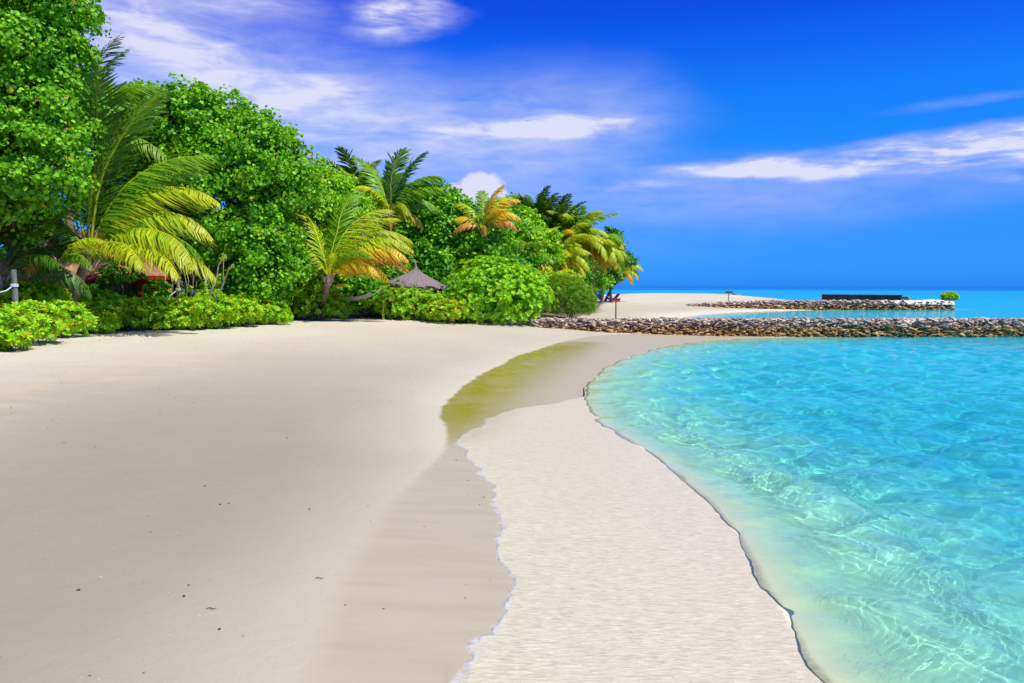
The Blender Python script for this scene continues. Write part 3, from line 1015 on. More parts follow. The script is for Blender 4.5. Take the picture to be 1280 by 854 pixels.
# ---------------------------------------------------------------- shrubs with rosettes of leaves
def shrub(label, name, blobs, nros, per, size, cols, seed, group=None, cat='shrub', asp=0.45, odd=((0.55, 0.45, 0.02), 0.10), dry=0, base=None, stems=14):
    r = np.random.default_rng(seed)
    if base is None:
        b0 = blobs[0]
        base = (b0[0], b0[1], gz(b0[0], b0[1]))
    B = np.array(base, float)
    root = empty(name, B)
    tag(root, label, cat, group)
    vol = np.array([b[3] * b[4] + b[4] * b[5] + b[3] * b[5] for b in blobs])
    cnt = np.maximum(1, (nros * vol / vol.sum()).astype(int))
    C, A = [], []
    for b, k in zip(blobs, cnt):
        d = r.normal(0, 1, (k, 3))
        d /= np.linalg.norm(d, axis=1, keepdims=True)
        d[:, 2] = np.where(d[:, 2] < -0.85, -d[:, 2], d[:, 2])
        C.append(np.array(b[:3]) + d * np.array(b[3:6]) * (r.uniform(0.72, 1.08, (k, 1)) + (r.random((k, 1)) < 0.2) * r.uniform(0, 0.2, (k, 1)) + 0.22 * (fbm(d[:, :1] * 2.2 + b[0], d[:, 2:3] * 2.2 + b[1], 2) - 0.5)))
        nn = d / np.array(b[3:6])
        A.append(nn / np.linalg.norm(nn, axis=1, keepdims=True) * 0.8 + np.array([0, 0, 0.55]) + r.normal(0, 0.2, (k, 3)))
    C = np.vstack(C)
    A = np.vstack(A)
    A /= np.linalg.norm(A, axis=1, keepdims=True)
    g = ground_z(C[:, 0], C[:, 1])[0]
    ok = C[:, 2] > g + 0.03
    C, A = C[ok], A[ok]
    n = len(C)
    # leaves radiate from each rosette's axis
    ref = np.where(np.abs(A[:, 2:3]) > 0.9, np.array([[1.0, 0, 0]]), np.array([[0, 0, 1.0]]))
    u = np.cross(A, ref)
    u /= np.linalg.norm(u, axis=1, keepdims=True)
    v = np.cross(A, u)
    ph = r.uniform(0, 6.28, n)
    Vs, cols_ = [], []
    pal = np.array(cols)
    base_t = np.clip(r.normal(0.5, 0.22, n), 0, 1)
    for k in range(per):
        a = ph + k * 2.39996
        lift = 0.25 + 0.9 * (k / per) + r.normal(0, 0.12, n)
        d = u * np.cos(a)[:, None] + v * np.sin(a)[:, None] + A * lift[:, None]
        d /= np.linalg.norm(d, axis=1, keepdims=True)
        s = np.cross(d, A)
        s /= np.linalg.norm(s, axis=1, keepdims=True) + 1e-9
        nm = np.cross(s, d)
        L = (size * r.uniform(0.75, 1.2, n))[:, None]
        W = L * asp * 0.5
        t = C + d * L - nm * L * 0.10 * np.sign((nm * A).sum(1, keepdims=True))
        q = [C, C + d * L * 0.45 + s * W * 0.75, C + d * L * 0.8 + s * W, t, C + d * L * 0.8 - s * W, C + d * L * 0.45 - s * W * 0.75]
        Vs.append(np.stack(q, 1))
        tt = np.clip(base_t + r.normal(0, 0.15, n), 0, 0.999) * (len(pal) - 1)
        i0 = tt.astype(int)
        f = (tt - i0)[:, None]
        c = pal[i0] * (1 - f) + pal[np.minimum(i0 + 1, len(pal) - 1)] * f
        low = (k / per) < 0.35
        om = r.random(n) < odd[1] * (2.2 if low else 0.5)
        c[om] = np.array(odd[0]) * r.uniform(0.7, 1.2, (om.sum(), 1))
        cols_.append(c)
    V = np.concatenate(Vs).reshape(-1, 3)
    cc = np.repeat(np.concatenate(cols_), 6, 0)
    base_i = (np.arange(len(V) // 6) * 6)[:, None]
    Q = np.concatenate([base_i + np.array([0, 3, 2, 1]), base_i + np.array([0, 5, 4, 3])])
    me = mesh_np("foliage", V - B, Q)
    set_attr(me, 'col', cc)
    link("foliage", me, M['leaf'], root)
    m = MB()
    for i in r.choice(n, min(stems + dry, n), replace=False):
        p0 = B + np.array([r.uniform(-0.3, 0.3), r.uniform(-0.2, 0.2), -0.05])
        p0[2] = gz(p0[0], p0[1]) - 0.05
        m.tube(curve_pts(p0, C[i], 0.1, 5, 0.04, r) - B, np.linspace(0.022, 0.009, 5), 5)
    m.build("stem", M['bark'], root)
    return root


# ================================================================== broad-leaved trees
def gb(px, Y):
    """a point on the ground below pixel column px at distance Y"""
    x = (px - 640.0) / FPX * Y
    return (x, Y, gz(x, Y))


broad_tree("broadleaf_tree", "tallest broad-leaved tree with round glossy leaves filling the left edge above the red hut", 'tree', gb(-10, 25.5),
           [blob_at(15, 40, 24.5, 80, 100), blob_at(8, 160, 24, 92, 80), blob_at(52, 215, 23.6, 52, 55), blob_at(-70, 120, 25, 80, 150), blob_at(-20, 250, 24, 75, 60), blob_at(70, 130, 25, 38, 80), blob_at(0, -80, 25.5, 80, 70), blob_at(45, -10, 25, 58, 50), blob_at(60, 60, 24.6, 46, 60), blob_at(0, 100, 26.5, 80, 110)],
           820, 96, 0.42, 0.135, G_MID, 21, 0.30, 20, odd=((0.60, 0.28, 0.03), 0.010))
_r = np.random.default_rng(77)


def sprig(px, py, Y, k, s):
    c = at(px, py, Y)
    d = _r.normal(0, 1, (k, 3))
    d /= np.linalg.norm(d, axis=1, keepdims=True)
    return c + d * s * np.array([1, 1, 0.75]) * _r.uniform(0.5, 1, (k, 1)), d


def sprigs(lst):
    a = [sprig(*q) for q in lst]
    return np.vstack([x[0] for x in a]), np.vstack([x[1] for x in a])


broad_tree("broadleaf_tree", "broad dark green round-leaved tree behind the big arching palm", 'tree', gb(285, 34.5),
           [blob_at(178, 165, 34, 52, 52), blob_at(240, 170, 34, 72, 52), blob_at(305, 200, 33.5, 70, 52), blob_at(268, 250, 33, 80, 70), blob_at(310, 325, 33.5, 62, 62), blob_at(352, 225, 34, 40, 35), blob_at(215, 250, 35, 50, 60), blob_at(180, 240, 36, 60, 60)],
           860, 96, 0.50, 0.155, G_MID, 22, 0.26, 22, facing=0.1, odd=((0.60, 0.40, 0.03), 0.012),
           extra=sprigs([(352, 164, 33.5, 30, 0.30), (367, 167, 33.5, 16, 0.2), (148, 118, 34, 20, 0.3), (166, 112, 34, 16, 0.25), (213, 120, 34, 14, 0.2), (255, 116, 34, 14, 0.2), (293, 118, 34, 22, 0.28), (304, 128, 34, 20, 0.28), (314, 132, 34, 12, 0.2), (386, 186, 34, 20, 0.3), (204, 119, 34, 12, 0.2), (272, 117, 34, 10, 0.16)]))
broad_tree("broadleaf_tree", "lighter green broad-leaved tree between the dark round-leaved tree and the golden palm", 'tree', gb(400, 40.5),
           [blob_at(372, 255, 37.5, 50, 48), blob_at(412, 262, 39, 40, 38), blob_at(350, 320, 36.5, 44, 52), blob_at(392, 305, 39, 42, 48), blob_at(436, 292, 40.5, 36, 42), blob_at(440, 340, 41, 40, 36)],
           600, 84, 0.48, 0.15, G_LIGHT, 23, 0.2, 16, odd=((0.60, 0.25, 0.03), 0.006))
broad_tree("broadleaf_tree", "rounded broad-leaved tree right behind the thatched beach umbrella", 'tree', gb(560, 49),
           [blob_at(550, 280, 48, 42, 38), blob_at(520, 262, 49, 28, 24), blob_at(590, 305, 47, 48, 34), blob_at(628, 275, 50, 24, 22), blob_at(550, 325, 47, 50, 26), blob_at(505, 300, 49, 30, 45)],
           520, 72, 0.55, 0.21, G_MID, 24, 0.22, 16)
broad_tree("broadleaf_tree", "small pale green broad-leaved tree beside the dark palm tops", 'tree', gb(655, 62),
           [blob_at(648, 290, 60, 26, 22), blob_at(665, 315, 59, 30, 28), blob_at(630, 310, 60, 22, 28)],
           190, 60, 0.6, 0.25, G_LIGHT, 25, 0.2, 8)
broad_tree("broadleaf_tree", "dark leafy tree at the very tip of the grove with the sea behind it", 'tree', gb(764, 80),
           [blob_at(763, 300, 79, 13, 11), blob_at(772, 322, 79, 14, 12), blob_at(786, 327, 79, 9, 5), blob_at(752, 330, 80, 18, 25), blob_at(762, 342, 81, 14, 14), blob_at(745, 352, 82, 14, 12)],
           170, 46, 0.55, 0.24, G_DARK, 26, 0.17, 10)

broad_tree("broadleaf_tree", "low mid green tree filling the space under the far palms", 'tree', gb(705, 73),
           [blob_at(700, 345, 72, 34, 24), blob_at(732, 350, 74, 26, 20), blob_at(672, 335, 68, 30, 30), blob_at(705, 310, 74, 28, 24)],
           260, 56, 0.6, 0.25, G_MID, 27, 0.2, 8)

# dense growth seen only as a dark mass between the trunks
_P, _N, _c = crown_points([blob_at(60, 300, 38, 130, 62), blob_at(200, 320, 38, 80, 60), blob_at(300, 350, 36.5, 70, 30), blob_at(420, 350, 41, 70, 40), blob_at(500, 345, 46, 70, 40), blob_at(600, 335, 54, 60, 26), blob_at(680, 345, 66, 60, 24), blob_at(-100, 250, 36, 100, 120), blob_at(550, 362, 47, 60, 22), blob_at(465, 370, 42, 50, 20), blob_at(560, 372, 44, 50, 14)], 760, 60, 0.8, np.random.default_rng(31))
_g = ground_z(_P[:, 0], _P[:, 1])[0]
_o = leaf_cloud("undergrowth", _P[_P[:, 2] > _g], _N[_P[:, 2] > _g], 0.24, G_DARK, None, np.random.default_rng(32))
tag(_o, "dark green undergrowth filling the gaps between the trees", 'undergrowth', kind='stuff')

# ================================================================== palms
r1 = np.random.default_rng(41)
b1 = gb(86, 26.5)
palm("large coconut palm with long arching yellow-green fronds in front of the dark broad-leaved tree", b1, at(112, 318, 26),
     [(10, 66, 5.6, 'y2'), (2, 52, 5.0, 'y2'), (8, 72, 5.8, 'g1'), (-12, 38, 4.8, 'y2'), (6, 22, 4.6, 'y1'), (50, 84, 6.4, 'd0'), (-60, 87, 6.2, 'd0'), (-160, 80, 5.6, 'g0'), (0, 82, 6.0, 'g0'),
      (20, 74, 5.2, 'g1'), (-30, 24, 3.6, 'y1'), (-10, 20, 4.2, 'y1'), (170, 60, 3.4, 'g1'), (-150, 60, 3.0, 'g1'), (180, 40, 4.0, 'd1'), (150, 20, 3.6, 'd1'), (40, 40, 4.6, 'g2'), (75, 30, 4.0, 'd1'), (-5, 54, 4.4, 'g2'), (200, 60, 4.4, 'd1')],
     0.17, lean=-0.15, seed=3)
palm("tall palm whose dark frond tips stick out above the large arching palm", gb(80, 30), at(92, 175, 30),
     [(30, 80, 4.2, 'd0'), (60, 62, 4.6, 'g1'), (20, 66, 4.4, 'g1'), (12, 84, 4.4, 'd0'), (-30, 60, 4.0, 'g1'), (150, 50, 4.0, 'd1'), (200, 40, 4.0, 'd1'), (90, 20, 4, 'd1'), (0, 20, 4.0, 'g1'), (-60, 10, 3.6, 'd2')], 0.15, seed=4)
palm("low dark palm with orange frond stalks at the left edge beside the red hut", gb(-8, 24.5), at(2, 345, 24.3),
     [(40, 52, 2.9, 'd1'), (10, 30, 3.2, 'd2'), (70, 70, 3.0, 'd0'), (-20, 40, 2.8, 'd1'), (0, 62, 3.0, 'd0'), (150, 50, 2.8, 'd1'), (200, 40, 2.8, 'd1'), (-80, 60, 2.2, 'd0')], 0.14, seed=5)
palm("young palm with a yellow-green frond hooking down beside the leaning pink-brown trunk", gb(62, 25.6), at(70, 332, 25.4),
     [(5, 62, 2.4, 'y2'), (30, 45, 2.2, 'g2'), (-30, 40, 2.0, 'g2'), (160, 40, 2.4, 'g1'), (200, 60, 2.4, 'd1'), (-100, 30, 1.8, 'b2'), (90, 60, 2.4, 'd1')], 0.07, seed=6)
palm("golden palm with drooping orange-yellow fronds left of the thatched beach umbrella", gb(402, 37.6), at(410, 347, 35.4),
     [(4, 40, 3.4, 'o2'), (-12, 46, 3.1, 'o2'), (6, 62, 4.9, 'y2'), (0, 56, 4.6, 'o2'), (-20, 66, 3.0, 'g2'), (10, 74, 4.6, 'y1'), (70, 82, 4.6, 'g0'), (140, 78, 4.2, 'y0'), (165, 62, 3.0, 'g1'),
      (20, 68, 5.2, 'y2'), (110, 60, 4.2, 'g1'), (-140, 70, 2.6, 'y1'), (12, 50, 4.4, 'b2'), (30, 80, 4.9, 'y1'), (-60, 72, 2.4, 'y2')], 0.15, seed=7)
palm("young palm with thin yellow fronds sprouting from the sand under the golden palm", gb(400, 37.2), at(402, 378, 37.1),
     [(20, 70, 1.6, 'o1'), (-10, 55, 1.5, 'o2'), (180, 60, 1.5, 'o2'), (140, 75, 1.9, 'y0'), (60, 82, 1.9, 'y0'), (-90, 50, 1.2, 'y2'), (200, 40, 1.2, 'y2'), (0, 40, 1.3, 'o2')], 0.14, seed=8)
palm("dark-centred green palm rising highest above the thatched beach umbrella", gb(492, 45.5), at(488, 268, 45),
     [(70, 86, 4.4, 'D0'), (20, 78, 4.3, 'D0'), (0, 68, 4.0, 'G1'), (160, 72, 4.3, 'G0'), (180, 58, 3.9, 'G1'), (-20, 56, 3.8, 'G1'), (10, 48, 3.5, 'G2'), (100, 66, 3.9, 'G0'), (200, 36, 3.7, 'Y1'), (-120, 60, 3.2, 'Y1'), (-60, 40, 2.8, 'Y2'), (0, 20, 2.5, 'O2'), (180, 20, 2.8, 'B2'), (-90, -10, 2.2, 'B2')], 0.16, seed=9)
palm("small palm top showing over the light green tree, left of the dark-centred palm", gb(445, 52), at(444, 243, 52),
     fan(22, r1, 3.3, ['G0', 'G1', 'D0', 'Y1'], 5, 80), 0.15, seed=10)
palm("yellow-brown palm standing out against the white cloud heap", gb(600, 46.5), at(602, 284, 45),
     [(10, 70, 3.0, 'O1'), (0, 55, 2.8, 'O2'), (30, 78, 2.8, 'Y1'), (90, 82, 2.5, 'G0'), (160, 72, 2.5, 'Y1'), (180, 50, 2.3, 'O2'), (-40, 58, 2.3, 'O1'), (-10, 40, 2.5, 'B2'), (190, 30, 2.0, 'B2'), (120, 60, 2.6, 'Y1'), (-80, 20, 1.6, 'B2'), (10, 80, 2.8, 'O0'), (50, 60, 2.6, 'O1')], 0.15, seed=11)
grove = "coconut palms crowded at the far end of the grove"
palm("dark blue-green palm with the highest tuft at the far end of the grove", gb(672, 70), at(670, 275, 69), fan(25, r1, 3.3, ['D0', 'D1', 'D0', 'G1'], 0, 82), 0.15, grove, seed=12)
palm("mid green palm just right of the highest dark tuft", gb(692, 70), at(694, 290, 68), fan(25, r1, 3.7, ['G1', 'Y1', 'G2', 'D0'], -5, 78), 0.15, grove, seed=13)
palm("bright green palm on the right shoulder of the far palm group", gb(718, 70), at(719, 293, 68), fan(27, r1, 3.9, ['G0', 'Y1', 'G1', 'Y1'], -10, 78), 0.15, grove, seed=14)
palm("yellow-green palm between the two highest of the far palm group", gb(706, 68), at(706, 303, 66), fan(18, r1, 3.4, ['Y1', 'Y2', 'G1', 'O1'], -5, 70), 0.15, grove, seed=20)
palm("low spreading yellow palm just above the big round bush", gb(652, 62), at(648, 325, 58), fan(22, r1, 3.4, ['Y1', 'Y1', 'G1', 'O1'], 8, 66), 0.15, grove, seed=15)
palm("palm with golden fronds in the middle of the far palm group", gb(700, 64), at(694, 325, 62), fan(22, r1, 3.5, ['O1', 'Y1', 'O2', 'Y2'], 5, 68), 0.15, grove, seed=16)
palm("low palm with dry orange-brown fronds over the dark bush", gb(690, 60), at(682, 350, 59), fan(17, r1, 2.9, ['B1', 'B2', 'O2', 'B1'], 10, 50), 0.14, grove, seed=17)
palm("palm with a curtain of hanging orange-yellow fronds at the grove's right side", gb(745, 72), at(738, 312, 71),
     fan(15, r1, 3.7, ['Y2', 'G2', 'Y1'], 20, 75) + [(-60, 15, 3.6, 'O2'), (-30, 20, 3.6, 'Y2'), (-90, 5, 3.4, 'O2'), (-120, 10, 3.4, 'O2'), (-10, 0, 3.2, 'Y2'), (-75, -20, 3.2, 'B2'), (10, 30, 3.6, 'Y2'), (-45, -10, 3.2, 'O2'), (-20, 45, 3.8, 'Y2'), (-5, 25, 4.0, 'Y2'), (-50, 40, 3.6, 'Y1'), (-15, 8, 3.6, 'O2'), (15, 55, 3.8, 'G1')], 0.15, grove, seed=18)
palm("yellow palm between the hanging orange fronds and the last leaning palm", gb(752, 78), at(757, 318, 76), fan(18, r1, 3.3, ['Y1', 'Y2', 'O2', 'G1'], -20, 65), 0.14, grove, seed=22)
palm("last palm leaning out over the sand at the tip of the grove", gb(756, 84), at(775, 340, 82),
     [(0, 35, 2.6, 'Y2'), (-20, 20, 2.6, 'Y2'), (20, 55, 2.8, 'G1'), (-40, 5, 2.5, 'O2'), (170, 40, 2.6, 'Y1'), (180, 60, 2.6, 'Y1'), (60, 70, 2.6, 'G0'), (-90, 10, 2.2, 'Y2'), (-150, 30, 2.4, 'O2'), (10, 5, 2.4, 'O2'), (-10, 48, 3.0, 'Y2'), (185, 20, 2.8, 'Y2'), (200, 45, 2.8, 'G1'), (-60, 45, 2.6, 'Y1'), (120, 50, 2.8, 'G1'), (175, 0, 2.6, 'O2')], 0.13, seed=19)

# ================================================================== bushes and the beach hedge
shrub("big round bright green bush where the stone breakwater meets the grove", "round_bush",
      [blob_at(622, 372, 39.5, 64, 36), blob_at(612, 352, 40, 48, 30), blob_at(650, 368, 39.5, 38, 30), blob_at(590, 378, 39, 32, 24)], 2300, 10, 0.17, G_LIME[0:2] + [(0.40, 0.68, 0.03)], 51, asp=0.5, odd=((0.50, 0.45, 0.03), 0.03), cat='bush', stems=30)
shrub("dark green feathery bush right of the big round bush, beside the sand", "feathery_bush",
      [blob_at(713, 372, 49, 30, 22), blob_at(700, 362, 50, 22, 16), blob_at(727, 380, 48.5, 18, 14)], 1500, 9, 0.19, G_FINE, 52, asp=0.16, odd=((0.3, 0.3, 0.03), 0.03), cat='bush', stems=20)
shrub("pale green bush between the big round bush and the feathery bush", "leafy_bush",
      [blob_at(690, 356, 55, 26, 16), blob_at(668, 352, 54, 20, 14), blob_at(712, 350, 56, 16, 10)], 700, 9, 0.2, G_LIGHT, 53, cat='bush')
shrub("leafy bush hiding the foot of the thatched umbrella", "leafy_bush",
      [blob_at(506, 381, 38.6, 28, 19), blob_at(535, 383, 38.6, 24, 17), blob_at(490, 378, 38.5, 20, 16)], 800, 9, 0.17, G_LIME[0:2] + [(0.33, 0.52, 0.04)], 54, odd=((0.50, 0.38, 0.03), 0.10), cat='bush', dry=20)
shrub("low yellow-green bush spilling onto the sand in front of the big round bush", "leafy_bush",
      [blob_at(560, 389, 37.6, 28, 12), blob_at(580, 382, 38.2, 22, 14), blob_at(548, 385, 38.4, 18, 12)], 620, 9, 0.16, G_LIME, 55, odd=((0.60, 0.42, 0.02), 0.22), cat='bush', dry=24)
shrub("dark green bush beneath the hammock, right of the golden palm", "leafy_bush",
      [blob_at(450, 372, 39.5, 34, 18), blob_at(478, 372, 40, 26, 20), blob_at(425, 380, 39, 20, 12)], 760, 9, 0.16, G_MID, 56, cat='bush')
shrub("dark bush with hanging leaves at the foot of the lighter green tree", "leafy_bush",
      [blob_at(372, 372, 37, 26, 22), blob_at(345, 360, 36.5, 26, 26), blob_at(392, 368, 37.5, 18, 24)], 760, 9, 0.17, G_MID, 57, cat='bush', dry=10)
shrub("dark leafy bush in front of the hut's brown roof, under the arching palm", "leafy_bush",
      [blob_at(158, 340, 29.0, 20, 12), blob_at(140, 346, 29.0, 14, 11), blob_at(196, 362, 29.2, 14, 10), blob_at(120, 366, 29.0, 16, 9)], 260, 9, 0.17, G_DARK, 58, cat='bush', base=gb(158, 29))
shrub("green bush hiding the trunk of the golden palm", "leafy_bush",
      [blob_at(398, 372, 36.6, 24, 26), blob_at(388, 350, 36.6, 16, 20), blob_at(420, 385, 36.8, 16, 14)], 420, 9, 0.17, G_MID, 59, cat='bush', base=gb(400, 36.8))
hedge = "low beach shrubs along the top of the sand"
HEDGE = [
    (2, 412, 19.8, 36, 26, "frontmost shrub of the hedge, cut off by the left edge, sand at its foot"),
    (38, 404, 21.8, 36, 26, "shrub with yellow lower leaves casting shade on the sand near the left edge"),
    (80, 400, 24.4, 32, 22, "dense shrub below the leaning pink-brown palm trunk"),
    (118, 396, 26.6, 30, 20, "low shrub below the hut's tiled roof, white coral rubble to its right"),
    (156, 394, 28.0, 30, 19, "shrub with white coral rubble directly at its foot"),
    (195, 392, 28.8, 30, 19, "yellow-green shrub left of the wooden rope post"),
    (232, 392, 29.0, 28, 19, "shrub hiding the foot of the wooden rope post"),
    (268, 390, 30.0, 28, 18, "shrub below the bare pale-stemmed bush"),
    (300, 389, 31.5, 26, 17, "second-last shrub of the hedge before open sand"),
    (334, 389, 33.0, 24, 15, "last shrub of the hedge, open sand to its right"),
    (20, 376, 24.6, 32, 22, "shrub behind the front of the hedge, below the rope at the left post"),
    (58, 372, 25.2, 24, 19, "tallest shrub of the hedge, poking up left of the leaning palm trunk"),
    (120, 382, 27.4, 34, 16, "shrub in the second row below the hut's red wall"),
    (290, 374, 33.4, 26, 16, "loose shrub behind the hedge, right of the bare pale-stemmed bush"),
    (180, 380, 30.6, 34, 15, "shrub in the second row left of the bare pale-stemmed bush"),
    (320, 380, 35.2, 26, 14, "shrub in the second row near the right end of the hedge"),
    (262, 379, 30.2, 18, 14, "upright light shrub right of the wooden rope post"),
]
for i, (px, py, Y, rx, ry, lab) in enumerate(HEDGE):
    rr_ = np.random.default_rng(100 + i)
    bl = [blob_at(px, py, Y, rx, ry, 0.8)]
    for q in range(4):
        bl.append(blob_at(px + rr_.uniform(-0.7, 0.7) * rx, py + rr_.uniform(-0.5, 0.5) * ry, Y + rr_.uniform(-0.5, 0.5), rx * 0.5, ry * 0.55))
    shrub(lab, "beach_shrub", bl, 380, 9, 0.155, G_LIME, 200 + i, hedge, odd=((0.60, 0.46, 0.015), 0.12), stems=10)

# the bare shrub with pale stems by the rope post
_b = np.array(gb(236, 29.6))
root = empty("bare_shrub", _b)
tag(root, "thin shrub with bare pinkish stems and a few leaf tufts behind the rope post", 'shrub')
m = MB()
rb = np.random.default_rng(61)
ends = []
for (x0, x1, y1, w) in ((214, 213, 305, .055), (240, 229, 330, .035), (242, 238, 330, .03), (244, 258, 345, .035), (248, 282, 318, .06), (236, 222, 358, .03), (252, 292, 330, .05), (240, 246, 352, .02)):
    p0 = np.array(gb(x0, 29.6)) - [0, 0, 0.1]
    p1 = at(x1, y1, 29.2 + rb.uniform(-.4, .4))
    P_ = curve_pts(p0, p1, 0.05, 7, 0.055, rb)
    m.tube(P_ - _b, np.linspace(w, w * 0.35, 7), 7)
    for _ in range(3):
        e = P_[rb.integers(3, 6)]
        f = e + rb.normal(0, 0.25, 3) + [0, 0, 0.3]
        m.tube([e - _b, (e + f) / 2 + rb.normal(0, .02, 3) - _b, f - _b], [w * .4, w * .3, .006], 5)
        ends.append(f)
m.build("stem", M['twig'], root, smooth=True)
_C, _N2 = [], []
for e in ends[::2]:
    d = rb.normal(0, 1, (16, 3))
    d /= np.linalg.norm(d, axis=1, keepdims=True)
    _C.append(e + d * 0.13)
    _N2.append(d)
for _c1, _n1 in zip(_C, _N2):
    leaf_cloud("leaf_tuft", _c1 - _b, _n1, 0.13, G_LIGHT, root, rb, asp=0.5)

# dry fallen branch heap in front of the umbrella bush
_b = gpt(535, 396)
m = MB()
for i in range(70):
    a = rb.uniform(0, 6.28)
    p = np.array([rb.uniform(-1.1, 1.1), rb.uniform(-0.3, 0.4), rb.uniform(0, 0.25)])
    q = p + np.array([math.cos(a) * 0.5, math.sin(a) * 0.3, rb.uniform(0.0, 0.45)])
    m.tube([p, (p + q) / 2 + rb.normal(0, .05, 3), q], [.016, .013, .006], 5)
o = m.build("dry_branches", M['twig'], None, _b)
tag(o, "tangle of dry brown branches lying under the leafy bush by the sand", 'branches')

# ================================================================== thatched umbrellas
M['thatch'] = pmat("grey_weathered_thatch", (0.34, 0.27, 0.30), 0.95, col2=(0.13, 0.10, 0.12), scale=4.0, bump=1.0, stretch=(9, 9, 0.8))
M['thatch_brown'] = pmat("brown_thatch", (0.30, 0.18, 0.12), 0.95, col2=(0.14, 0.08, 0.05), scale=4.0, bump=1.0, stretch=(9, 9, 0.8))
M['wood'] = pmat("weathered_wood", (0.40, 0.27, 0.15), 0.8, col2=(0.22, 0.14, 0.08), scale=8, bump=0.4, stretch=(1, 1, 0.15))


def thatch_umbrella(label, px, py_top, Y, rad, h, mat, seed, finial=0.35, tiltx=0.0):
    r = np.random.default_rng(seed)
    x, y, z = at(px, py_top, Y)
    g = gz(x, y)
    root = empty("thatched_umbrella", (x, y, g))
    tag(root, label, 'beach umbrella', "thatched beach umbrellas beside the grove")
    H_ = z - g
    m = MB()
    m.tube([(0, 0, -0.2), (0, 0, H_ - 0.15)], [0.06, 0.05], 10)
    m.build("pole", M['wood'], root)
    # thatch cone: concave profile, ragged hem, radial ridges
    ns, nr = 72, 12
    V, F = [], []
    for i in range(nr):
        t = i / (nr - 1)
        rr = rad * t ** 1.0
        zz = H_ - h * (t ** 0.72)
        for k in range(ns):
            a = 2 * math.pi * k / ns
            rj = rr * (1 + 0.035 * math.sin(k * 1.7 + seed) * t + r.normal(0, 0.012))
            zj = zz + (r.uniform(-0.16, 0.03) if i == nr - 1 else r.normal(0, 0.012))
            V.append((rj * math.cos(a) + 0.02, rj * math.sin(a), zj + tiltx * rj * math.cos(a)))
    for i in range(nr - 1):
        for k in range(ns):
            F.append((i * ns + k, i * ns + (k + 1) % ns, (i + 1) * ns + (k + 1) % ns, (i + 1) * ns + k)[::-1])
    b = len(V)
    for i in range(nr):      # underside
        t = i / (nr - 1)
        for k in range(ns):
            a = 2 * math.pi * k / ns
            v = V[i * ns + k]
            V.append((v[0] * 0.96, v[1] * 0.96, v[2] - 0.10))
    for i in range(nr - 1):
        for k in range(ns):
            F.append((b + i * ns + k, b + i * ns + (k + 1) % ns, b + (i + 1) * ns + (k + 1) % ns, b + (i + 1) * ns + k))
    for k in range(ns):
        F.append(((nr - 1) * ns + k, (nr - 1) * ns + (k + 1) % ns, b + (nr - 1) * ns + (k + 1) % ns, b + (nr - 1) * ns + k)[::-1])
    m = MB()
    m.add(V, F)
    # loose straws along the hem and over the cone
    for k in range(260):
        a = r.uniform(0, 6.28)
        t0 = r.uniform(0.75, 0.98)
        z0 = H_ - h * t0 ** 0.72 + tiltx * rad * t0 * math.cos(a)
        L = r.uniform(0.18, 0.36)
        p = np.array([rad * t0 * math.cos(a), rad * t0 * math.sin(a), z0 + 0.02])
        q = p + np.array([math.cos(a) * L * 0.8, math.sin(a) * L * 0.8, -L * 0.75])
        s = np.array([-math.sin(a), math.cos(a), 0]) * 0.02
        m.add([p - s, p + s, q + s * .3, q - s * .3], [(0, 1, 2, 3)])
    m.build("thatch_roof", mat, root)
    m = MB()
    m.tube([(0, 0, H_ - 0.28), (0, 0, H_ + 0.02), (-0.05, 0, H_ + finial)], [0.16, 0.07, 0.02], 9, jit=0.1)
    m.build("finial", mat, root)
    return root


thatch_umbrella("grey thatched beach umbrella with a pointed tip, largest of the thatched tops", 520, 334, 41.0, 1.85, 0.95, M['thatch'], 1, 0.35, -0.10)
thatch_umbrella("small brown thatched top with a pale pole tip right of the big grey one", 611, 343, 44.0, 1.35, 0.55, M['thatch_brown'], 2, 0.45)
thatch_umbrella("brown thatched top half hidden behind the left side of the big grey one", 508, 336, 47.0, 1.5, 0.7, M['thatch_brown'], 3, 0.1)

# ================================================================== hut behind the hedge
M['red'] = pmat("deep_red_paint", (0.40, 0.030, 0.018), 0.55, col2=(0.26, 0.018, 0.012), scale=3)
M['dark'] = pmat("dark_opening", (0.02, 0.016, 0.015), 0.7)


def shingle_material():
    m = bpy.data.materials.new("brown_wooden_shingles")
    m.use_nodes = True
    k = NT(m.node_tree)
    bs = k.n('ShaderNodeBsdfPrincipled')
    tc = k.n('ShaderNodeTexCoord').outputs['Object']
    c = k.noise(tc, 2.5, 5, 0.6)
    k.put(bs.inputs['Base Color'], k.mix(k.step(c, 0.35, 0.65), (0.20, 0.10, 0.055), (0.42, 0.24, 0.14)))
    bs.inputs['Roughness'].default_value = 0.9
    o = k.n('ShaderNodeOutputMaterial')
    k.put(o.inputs['Surface'], bs)
    return m


M['shingle'] = shingle_material()
hx0, hx1 = -20.6, -14.3
hy0, hy1 = 29.6, 34.0
hz = gz(-17.5, 31)
hut = empty("beach_hut", ((hx0 + hx1) / 2, (hy0 + hy1) / 2, hz))
tag(hut, "low beach hut with red walls and brown shingle roof hidden behind the hedge", 'hut')
hc = np.array([(hx0 + hx1) / 2, (hy0 + hy1) / 2, hz])
WX2, WY2 = (hx1 - hx0) / 2, (hy1 - hy0) / 2
EAVE = 1.95
m = MB()
m.box((0, 0, EAVE / 2), (2 * WX2 - 1.2, 2 * WY2 - 1.4, EAVE))
m.build("wall", M['red'], hut)
rf = MB()


